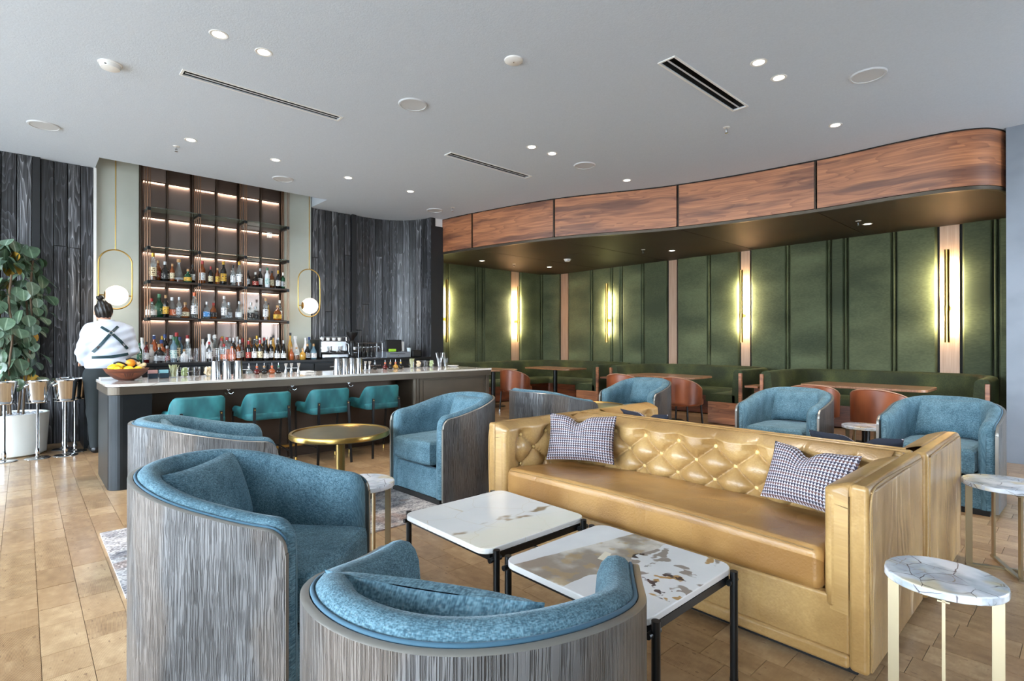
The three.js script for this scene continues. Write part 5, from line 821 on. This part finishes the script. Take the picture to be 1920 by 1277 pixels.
  single('plate_stack', 'low stack of white saucers at the far right end of bar', 'plates', lathe([[0, 0], [0.06, 0], [0.085, 0.014], [0.083, 0.02], [0, 0.02]], 32), M.white, [4.72, BT, -6.45]);
  single('napkin_stack', 'flat stack of white paper napkins left of the right tins', 'napkins', rbox(0.12, 0.02, 0.12, 0.003, 1, 0, 0.01, 0), M.white, [2.52, BT, -6.4], 0.1);
  const ct = thing('cutting_board', 'pale stone board lying behind the fruit bowl', 'board', [0.70, BT, -6.56]); part(ct, 'board', rbox(0.3, 0.02, 0.14, 0.004, 1, 0, 0.01, 0), M.whiteGrey); part(ct, 'handle', rbox(0.05, 0.018, 0.04, 0.006, 1, 0.17, 0.01, 0), M.whiteGrey);
}
// --- pendant lamps: a brass loop holding an opal globe
function pendant(x, z, y, label) {
  const t = thing('pendant_lamp', label, 'pendant lamp', [x, y, z], 0, 'brass loop pendants'), w = 0.175, top = 0.6, bot = -0.165;
  const loop = [...arc(0, top - w, w, 0, Math.PI, 20).map((p) => [p[0], p[1], 0]), ...arc(0, bot + w, w, Math.PI, 2 * Math.PI, 20).map((p) => [p[0], p[1], 0])];
  part(t, 'loop', new THREE.TubeGeometry(new THREE.CatmullRomCurve3(loop.map((p) => V3(...p)), true, 'centripetal'), 120, 0.009, 8, true), M.brass);
  part(t, 'rod', bar([0, top, 0], [0, 4.5 - y, 0], 0.007, 8), M.brass);
  part(t, 'globe', new THREE.SphereGeometry(0.128, 32, 24), M.globe, [0.01, 0.01, 0]);
  part(t, 'cap_disc', new THREE.SphereGeometry(0.131, 24, 12, 0, Math.PI * 2, 0, 0.45).rotateZ(HP), M.brass, [0.01, 0.01, 0]); part(t, 'pin', join([bar([-w, 0.01, 0], [-0.12, 0.01, 0], 0.008), bar([0.135, 0.01, 0], [w, 0.01, 0], 0.008)]), M.brass);
  const L = new THREE.PointLight(0xfff2de, 0.5, 0, 2); L.position.set(x + 0.01, y + 0.01, z); L.shadow.radius = 5; L.castShadow = true; scene.add(L);
}
pendant(0.88, -8.55, 1.89, 'opal globe in a brass loop, hanging above the bartender'); pendant(3.4, -8.55, 1.87, 'opal globe in a brass loop, right of the bottle shelves');
// --- potted plant
{
  const t = thing('potted_plant', 'tall leafy plant in a round white pot by the dark wall', 'potted plant', [-0.09, 0, -8.42]);
  const potM = std({ color: 0xd9d9d2, roughness: 0.5 }), pot = part(t, 'pot', lathe([[0, 0], [0.26, 0], [0.3, 0.02], [0.325, 0.47], [0.325, 0.48], [0.305, 0.48], [0.3, 0.44], [0, 0.44]], 56), potM);
  const R = rngOf(31), peb = []; for (let k = 0; k < 260; k++) { const a = R() * 6.28, r = Math.sqrt(R()) * 0.28; peb.push(new THREE.IcosahedronGeometry(0.012 + R() * 0.012, 0).scale(1, 0.7, 1).translate(r * Math.cos(a), 0.45 + R() * 0.012, r * Math.sin(a))); } const pb = part(pot, 'pebbles', join(peb), std({ color: 0xb4b8be, roughness: 0.7 })); pb.userData.kind = 'stuff';
  const bark = std({ color: 0x5c4a38, roughness: 0.85 }), stems = [];
  for (let k = 0; k < 5; k++) { const a = k * 1.256 + 0.4, h = 1.7 + R() * 0.7, pts = []; for (let j = 0; j <= 5; j++) pts.push([Math.cos(a) * (0.1 + 0.02 * j) + (R() - 0.5) * 0.04, 0.44 + (h - 0.44) * j / 5, Math.sin(a) * (0.08 + 0.015 * j) + (R() - 0.5) * 0.04]); part(t, 'stem', tube(pts, 0.011, 24, 7), bark); stems.push(pts); }
  const leafT = dtex(128, 128, (u, v) => { const vein = Math.min(Math.abs(u - 0.5) * 14, Math.abs(((v * 7 + Math.abs(u - 0.5) * 5) % 1) - 0.5) * 9 + 0.6); return mix3([170, 186, 170], mix3([78, 102, 84], [116, 138, 116], fbm(u, v, 5, 5, 3, 401)), clamp(vein)); }, true, 1);
  const leafM = [0xffffff, 0xd8e0d0, 0xb4c4b0].map((c) => std({ map: leafT, color: c, roughness: 0.38, clearcoat: 0.2, transmission: 0 }));
  const leafGeo = [0, 1, 2, 3].map((s) => grid(12, 10, (u, v) => { const a = (u - 0.5) * 2, w = Math.pow(Math.sin(Math.PI * clamp(0.04 + v * 0.93)), 0.62) * (1 - 0.12 * v), x = a * w * 0.5, cup = 0.1 * x * x * 4, droop = -(0.16 + 0.05 * s) * v * v; return [x, cup + droop + 0.02 * Math.sin(a * 5 + s * 2) * v, v * 1.0]; }, (u, v) => [u, v], 0));
  let n = 0; for (let k = 0; k < 235; k++) {
    const f = Math.pow(R(), 0.9), y = 0.82 + f * 1.62, a = R() * 6.28, st = stems[Math.floor(R() * 5)], top = sstep(1.9, 2.45, y), base = V3(0, 0, 0), q = st[Math.min(5, Math.floor((y - 0.44) / 0.4))]; base.set(q[0] * 0.8, y, q[2] * 0.8);
    const reach = (0.05 + R() * 0.16) * (1 - 0.5 * top), s = 0.105 + R() * 0.07, lx = base.x + Math.cos(a) * reach, lz = base.z + Math.sin(a) * reach;
    if (lz < -0.32) continue;
    const m = part(t, 'leaf', leafGeo[k % 4], R() < 0.04 ? capOf.gold : leafM[Math.floor(R() * 3)], [lx, y + 0.02, lz]); m.rotation.order = 'YXZ'; m.rotation.set(0.45 + R() * 0.9, Math.PI / 2 - a + (R() - 0.5) * 0.8, (R() - 0.5) * 0.5); m.scale.set(s * 1.12, s, s);
    if (n++ % 4 === 0) part(t, 'leaf_stalk', bar([base.x, y - 0.05, base.z], [lx, y + 0.02, lz], 0.0035, 5), bark);
  }
}
// --- wine bucket stands
{
  const s0 = thing('wine_bucket_stand', '', 'ice bucket');
  const b = part(s0, 'bucket', lathe([[0, 0.632], [0.078, 0.632], [0.082, 0.64], [0.108, 0.85], [0.113, 0.856], [0.113, 0.866], [0.107, 0.868], [0.102, 0.85], [0.078, 0.645], [0, 0.645]], 40), M.chrome);
  for (const s of [-1, 1]) part(b, 'knob_handle', new THREE.SphereGeometry(0.018, 14, 10), M.chrome, [s * 0.115, 0.81, 0]);
  part(s0, 'holder_ring', lathe([[0.06, 0.625], [0.105, 0.625], [0.108, 0.632], [0.06, 0.633]], 36), M.chrome);
  part(s0, 'post', lathe([[0, 0.63], [0.013, 0.63], [0.013, 0.12], [0.02, 0.09], [0.022, 0.06], [0.014, 0.03], [0.03, 0.015], [0, 0.015]], 20), M.chrome);
  part(s0, 'base', lathe([[0, 0.016], [0.1, 0.012], [0.113, 0.006], [0.115, 0.002], [0, 0.002]], 44), M.chrome);
  [[-0.15, -7.98, 'leftmost, cut by the picture edge'], [0.12, -7.97, 'second from left in front of the pot'], [0.36, -8.42, 'in the shade behind, beside the pot'], [0.36, -7.95, 'fourth from left, by the plank wall'], [0.455, -8.17, 'rightmost, next to the back bar end']].forEach(([x, z, l], i) => { const lab = 'polished steel wine bucket on a stand, ' + l; const s = i ? dup(s0, [x, 0, z], 0.5, lab) : s0; s.position.set(x, 0, z); s.rotation.y = 0.5; s.userData.label = lab; s.userData.group = 'wine bucket stands'; });
}
// ================================================================ the bartender, seen from behind, facing the back bar (-z)
{
  const len = Math.hypot, cap = (p, a, b, ra, rb) => { const bx = b[0] - a[0], by = b[1] - a[1], bz = b[2] - a[2], px = p[0] - a[0], py = p[1] - a[1], pz = p[2] - a[2]; const h = clamp((px * bx + py * by + pz * bz) / (bx * bx + by * by + bz * bz)); return len(px - bx * h, py - by * h, pz - bz * h) - mix(ra, rb, h); };
  const smin = (a, b, k) => { const h = clamp(0.5 + 0.5 * (b - a) / k); return mix(b, a, h) - k * h * (1 - h); };
  const ell = (p, c, r) => { const x = (p[0] - c[0]) / r[0], y = (p[1] - c[1]) / r[1], z = (p[2] - c[2]) / r[2], k = len(x, y, z); return (k - 1) * Math.min(...r) * (k > 0.2 ? 1 : 1); };
  const J = { shL: [-0.165, 1.415, 0], elL: [-0.235, 1.2, 0.03], wrL: [-0.215, 1.07, -0.2], shR: [0.165, 1.415, 0], elR: [0.23, 1.21, 0.0], wrR: [0.19, 1.1, -0.24], hd: [-0.045, 1.66, -0.03] };
  const torso = (p) => { let d = ell(p, [0, 1.33, 0], [0.19, 0.2, 0.15]); d = smin(d, ell(p, [0, 1.1, 0], [0.195, 0.22, 0.165]), 0.1); d = smin(d, cap(p, [-0.15, 1.42, 0], [0.15, 1.42, 0], 0.07, 0.07), 0.09); return smin(d, cap(p, [0, 1.44, 0], [-0.025, 1.54, -0.01], 0.07, 0.055), 0.05); };
  const arms = (p) => Math.min(smin(cap(p, J.shL, J.elL, 0.075, 0.058), cap(p, J.elL, J.wrL, 0.058, 0.036), 0.03), smin(cap(p, J.shR, J.elR, 0.075, 0.058), cap(p, J.elR, J.wrR, 0.058, 0.036), 0.03));
  const hips = (p) => smin(ell(p, [0, 0.93, 0.01], [0.19, 0.17, 0.165]), Math.min(smin(cap(p, [-0.11, 0.88, 0], [-0.12, 0.48, -0.01], 0.115, 0.07), cap(p, [-0.12, 0.48, -0.01], [-0.12, 0.08, 0.02], 0.07, 0.045), 0.03), smin(cap(p, [0.11, 0.88, 0], [0.12, 0.48, -0.01], 0.115, 0.07), cap(p, [0.12, 0.48, -0.01], [0.12, 0.08, 0.02], 0.07, 0.045), 0.03)), 0.08);
  const head = (p) => { let d = ell(p, J.hd, [0.078, 0.112, 0.098]); d = smin(d, ell(p, [J.hd[0], J.hd[1] - 0.06, J.hd[2] - 0.04], [0.055, 0.06, 0.06]), 0.03); d = smin(d, cap(p, [-0.025, 1.5, -0.01], [-0.035, 1.6, -0.02], 0.055, 0.052), 0.03); d = smin(d, ell(p, [J.hd[0], J.hd[1] - 0.015, J.hd[2] - 0.102], [0.012, 0.024, 0.02]), 0.012); for (const s of [-1, 1]) d = smin(d, ell(p, [J.hd[0] + s * 0.082, J.hd[1] - 0.012, J.hd[2] + 0.005], [0.01, 0.03, 0.018]), 0.008); d = smin(d, ell(p, [J.hd[0], J.hd[1] - 0.062, J.hd[2] - 0.096], [0.024, 0.009, 0.008]), 0.006); return d; };
  const feet = (p) => Math.min(cap(p, [-0.12, 0.045, 0.03], [-0.13, 0.04, -0.15], 0.045, 0.035), cap(p, [0.12, 0.045, 0.03], [0.13, 0.04, -0.15], 0.045, 0.035));
  const hand = (p, w, s) => { let d = cap(p, w, [w[0] - s * 0.01, w[1] - 0.02, w[2] - 0.07], 0.034, 0.036); for (let k = 0; k < 4; k++) { const bx = w[0] + (k - 1.5) * 0.019 - s * 0.01, L = [0.055, 0.066, 0.062, 0.05][k], a = [bx, w[1] - 0.018, w[2] - 0.09], b = [bx, w[1] - 0.032, w[2] - 0.09 - L * 0.6], c = [bx, w[1] - 0.06, w[2] - 0.09 - L * 0.8]; d = smin(d, Math.min(cap(p, a, b, 0.0095, 0.009), cap(p, b, c, 0.009, 0.008)), 0.006); } const t0 = [w[0] - s * 0.03, w[1] - 0.015, w[2] - 0.04], t1 = [w[0] - s * 0.055, w[1] - 0.03, w[2] - 0.085]; return smin(d, Math.min(cap(p, t0, t1, 0.012, 0.01), cap(p, t1, [t1[0] + s * 0.008, t1[1] - 0.015, t1[2] - 0.028], 0.01, 0.009)), 0.008); };
  function meshOf(f, c, half, res) {
    const mc = new MarchingCubes(res, new THREE.MeshBasicMaterial(), false, false, 200000); mc.isolation = 0; const hs = mc.halfsize;
    for (let k = 0; k < res; k++) for (let j = 0; j < res; j++) for (let i = 0; i < res; i++) mc.field[i + j * res + k * res * res] = -f([c[0] + (i - hs) / hs * half, c[1] + (j - hs) / hs * half, c[2] + (k - hs) / hs * half]);
    mc.update(); const n = mc.count, g = new THREE.BufferGeometry(), pos = new Float32Array(n * 3), nor = new Float32Array(n * 3), e = 0.003;
    for (let i = 0; i < n; i++) { const p = [0, 1, 2].map((a) => mc.positionArray[i * 3 + a] * half + c[a]); pos.set(p, i * 3); const q = V3(f([p[0] + e, p[1], p[2]]) - f([p[0] - e, p[1], p[2]]), f([p[0], p[1] + e, p[2]]) - f([p[0], p[1] - e, p[2]]), f([p[0], p[1], p[2] + e]) - f([p[0], p[1], p[2] - e])).normalize(); nor.set([q.x, q.y, q.z], i * 3); }
    g.setAttribute('position', new THREE.BufferAttribute(pos, 3)); g.setAttribute('normal', new THREE.BufferAttribute(nor, 3)); return muv(g);
  }
  const t = thing('person', 'bartender from behind in white shirt, crossed dark straps and black trousers', 'person', [0.75, 0, -7.95], 0.06);
  const skin = std({ color: 0xc8957a, roughness: 0.6 }), shirtM = std({ color: 0xc6cfde, roughness: 0.85 }), trou = std({ color: 0x10181a, roughness: 0.85 }), hairM = std({ color: 0x17110f, roughness: 0.42, sheen: 0.3 }), strapM = std({ color: 0x12343c, roughness: 0.5 });
  const all = (p) => smin(smin(torso(p), hips(p), 0.05), Math.min(arms(p), feet(p)), 0.02);
  const body = join([meshOf((p) => Math.max(all(p), p[1] - 1.55), [0, 0.88, 0], 0.95, 84), meshOf((p) => Math.max(head(p), 1.5 - p[1]), [J.hd[0], 1.63, J.hd[2]], 0.2, 64), meshOf((p) => hand(p, J.wrL, -1), [J.wrL[0], J.wrL[1] - 0.02, J.wrL[2] - 0.06], 0.13, 52), meshOf((p) => hand(p, J.wrR, 1), [J.wrR[0], J.wrR[1] - 0.02, J.wrR[2] - 0.06], 0.13, 52)]);
  part(t, 'body', body, skin);
  const fold = (p) => 0.006 * Math.sin(p[1] * 42 + p[0] * 14 + Math.sin(p[0] * 17) * 1.6) * sstep(1.35, 1.1, p[1]) + 0.004 * Math.sin(p[1] * 60 - p[0] * 22);
  const shirt = (p) => { const a = smin(torso(p), arms(p), 0.035) - 0.016 - fold(p), hem = 0.985 + 0.02 * Math.sin(p[0] * 9), bulge = ell(p, [0, 1.04, 0.0], [0.215, 0.07, 0.185]); return Math.max(Math.min(smin(a, bulge, 0.05), 9), hem - p[1], p[1] - 1.545, Math.min(cap(p, J.wrL, [J.wrL[0], J.wrL[1] - 0.05, J.wrL[2] - 0.14], 0, 0) < 0.045 ? 1 : -1, 1) * 0.02); };
  part(t, 'shirt', meshOf(shirt, [0, 1.26, -0.05], 0.43, 92), shirtM); part(t, 'collar', meshOf((p) => Math.max(Math.abs(cap(p, [0, 1.47, 0], [-0.025, 1.58, -0.01], 0.085, 0.066)) - 0.005, 1.505 - p[1], p[1] - 1.565), [-0.01, 1.53, 0], 0.13, 48), shirtM);
  part(t, 'trousers', meshOf((p) => Math.max(hips(p) - 0.014, p[1] - 1.06, 0.06 - p[1]), [0, 0.57, 0], 0.54, 80), trou);
  part(t, 'shoes', meshOf((p) => Math.max(feet(p) - 0.008, 0.004 - p[1]), [0, 0.08, -0.05], 0.26, 48), M.black);
  const hairF = (p) => { let d = Math.max(ell(p, [J.hd[0], J.hd[1] + 0.012, J.hd[2] + 0.012], [0.09, 0.118, 0.106]), -(p[2] - J.hd[2] + 0.055 + (p[1] - J.hd[1]) * -0.25)); d = Math.max(d, J.hd[1] - 0.075 - p[1]); d = smin(d, ell(p, [J.hd[0] - 0.03, J.hd[1] + 0.105, J.hd[2] + 0.055], [0.034, 0.034, 0.036]), 0.02); return d + 0.003 * Math.sin(p[0] * 160 + p[1] * 40); };
  const hair = part(t, 'hair', meshOf(hairF, [J.hd[0], 1.68, J.hd[2]], 0.2, 64), hairM);
  part(hair, 'hair_bun', meshOf((p) => ell(p, [J.hd[0] - 0.04, J.hd[1] + 0.155, J.hd[2] + 0.05], [0.036, 0.034, 0.034]) + 0.004 * Math.sin(p[0] * 110 + p[1] * 130), [J.hd[0] - 0.04, J.hd[1] + 0.155, J.hd[2] + 0.05], 0.06, 36), hairM);
  // straps lie on the shirt: found by walking in from behind
  const onBack = (x, y) => { let z = 0.5; for (let k = 0; k < 60; k++) { const d = shirt([x, y, z]); if (d < 0.001) break; z -= Math.max(0.0015, d * 0.7); if (z < -0.1) break; } return z + 0.007; };
  const strap = (name, pts, w) => { const n = 30, at = (u) => { const s = u * (pts.length - 1), i = Math.min(pts.length - 2, Math.floor(s)); return [mix(pts[i][0], pts[i + 1][0], s - i), mix(pts[i][1], pts[i + 1][1], s - i)]; }; return part(t, name, grid(n, 4, (u, v) => { const a = at(u), b = at(Math.min(1, u + 0.02)), c = at(Math.max(0, u - 0.02)), dx = b[0] - c[0], dy = b[1] - c[1], l = len(dx, dy) || 1, o = (v - 0.5) * w, x = a[0] - dy / l * o, y = a[1] + dx / l * o; return [x, y, onBack(x, y)]; }, null, 0), strapM); };
  strap('strap', [[-0.09, 1.475], [0.0, 1.405]], 0.03); strap('strap', [[0.075, 1.485], [0.0, 1.405]], 0.03); strap('strap', [[0.0, 1.405], [-0.08, 1.29], [-0.165, 1.18]], 0.032); strap('strap', [[0.0, 1.405], [0.09, 1.31], [0.17, 1.215]], 0.032); strap('waist_belt', [[-0.175, 1.12], [0, 1.125], [0.175, 1.155]], 0.034);
  part(t, 'strap_ring', new THREE.TorusGeometry(0.02, 0.004, 8, 24), M.steel, [0, 1.405, onBack(0, 1.405) + 0.004]);
  for (const [x, y] of [[-0.12, 1.24], [0.125, 1.265]]) part(t, 'buckle', rbox(0.035, 0.028, 0.006, 0.002, 1), M.steel, [x, y, onBack(x, y) + 0.004], [0, 0, x < 0 ? 0.8 : -0.65]);
}
scene.traverse((o) => { if (o.isMesh) { o.castShadow = true; o.receiveShadow = true; } });
renderer.render(scene, camera);
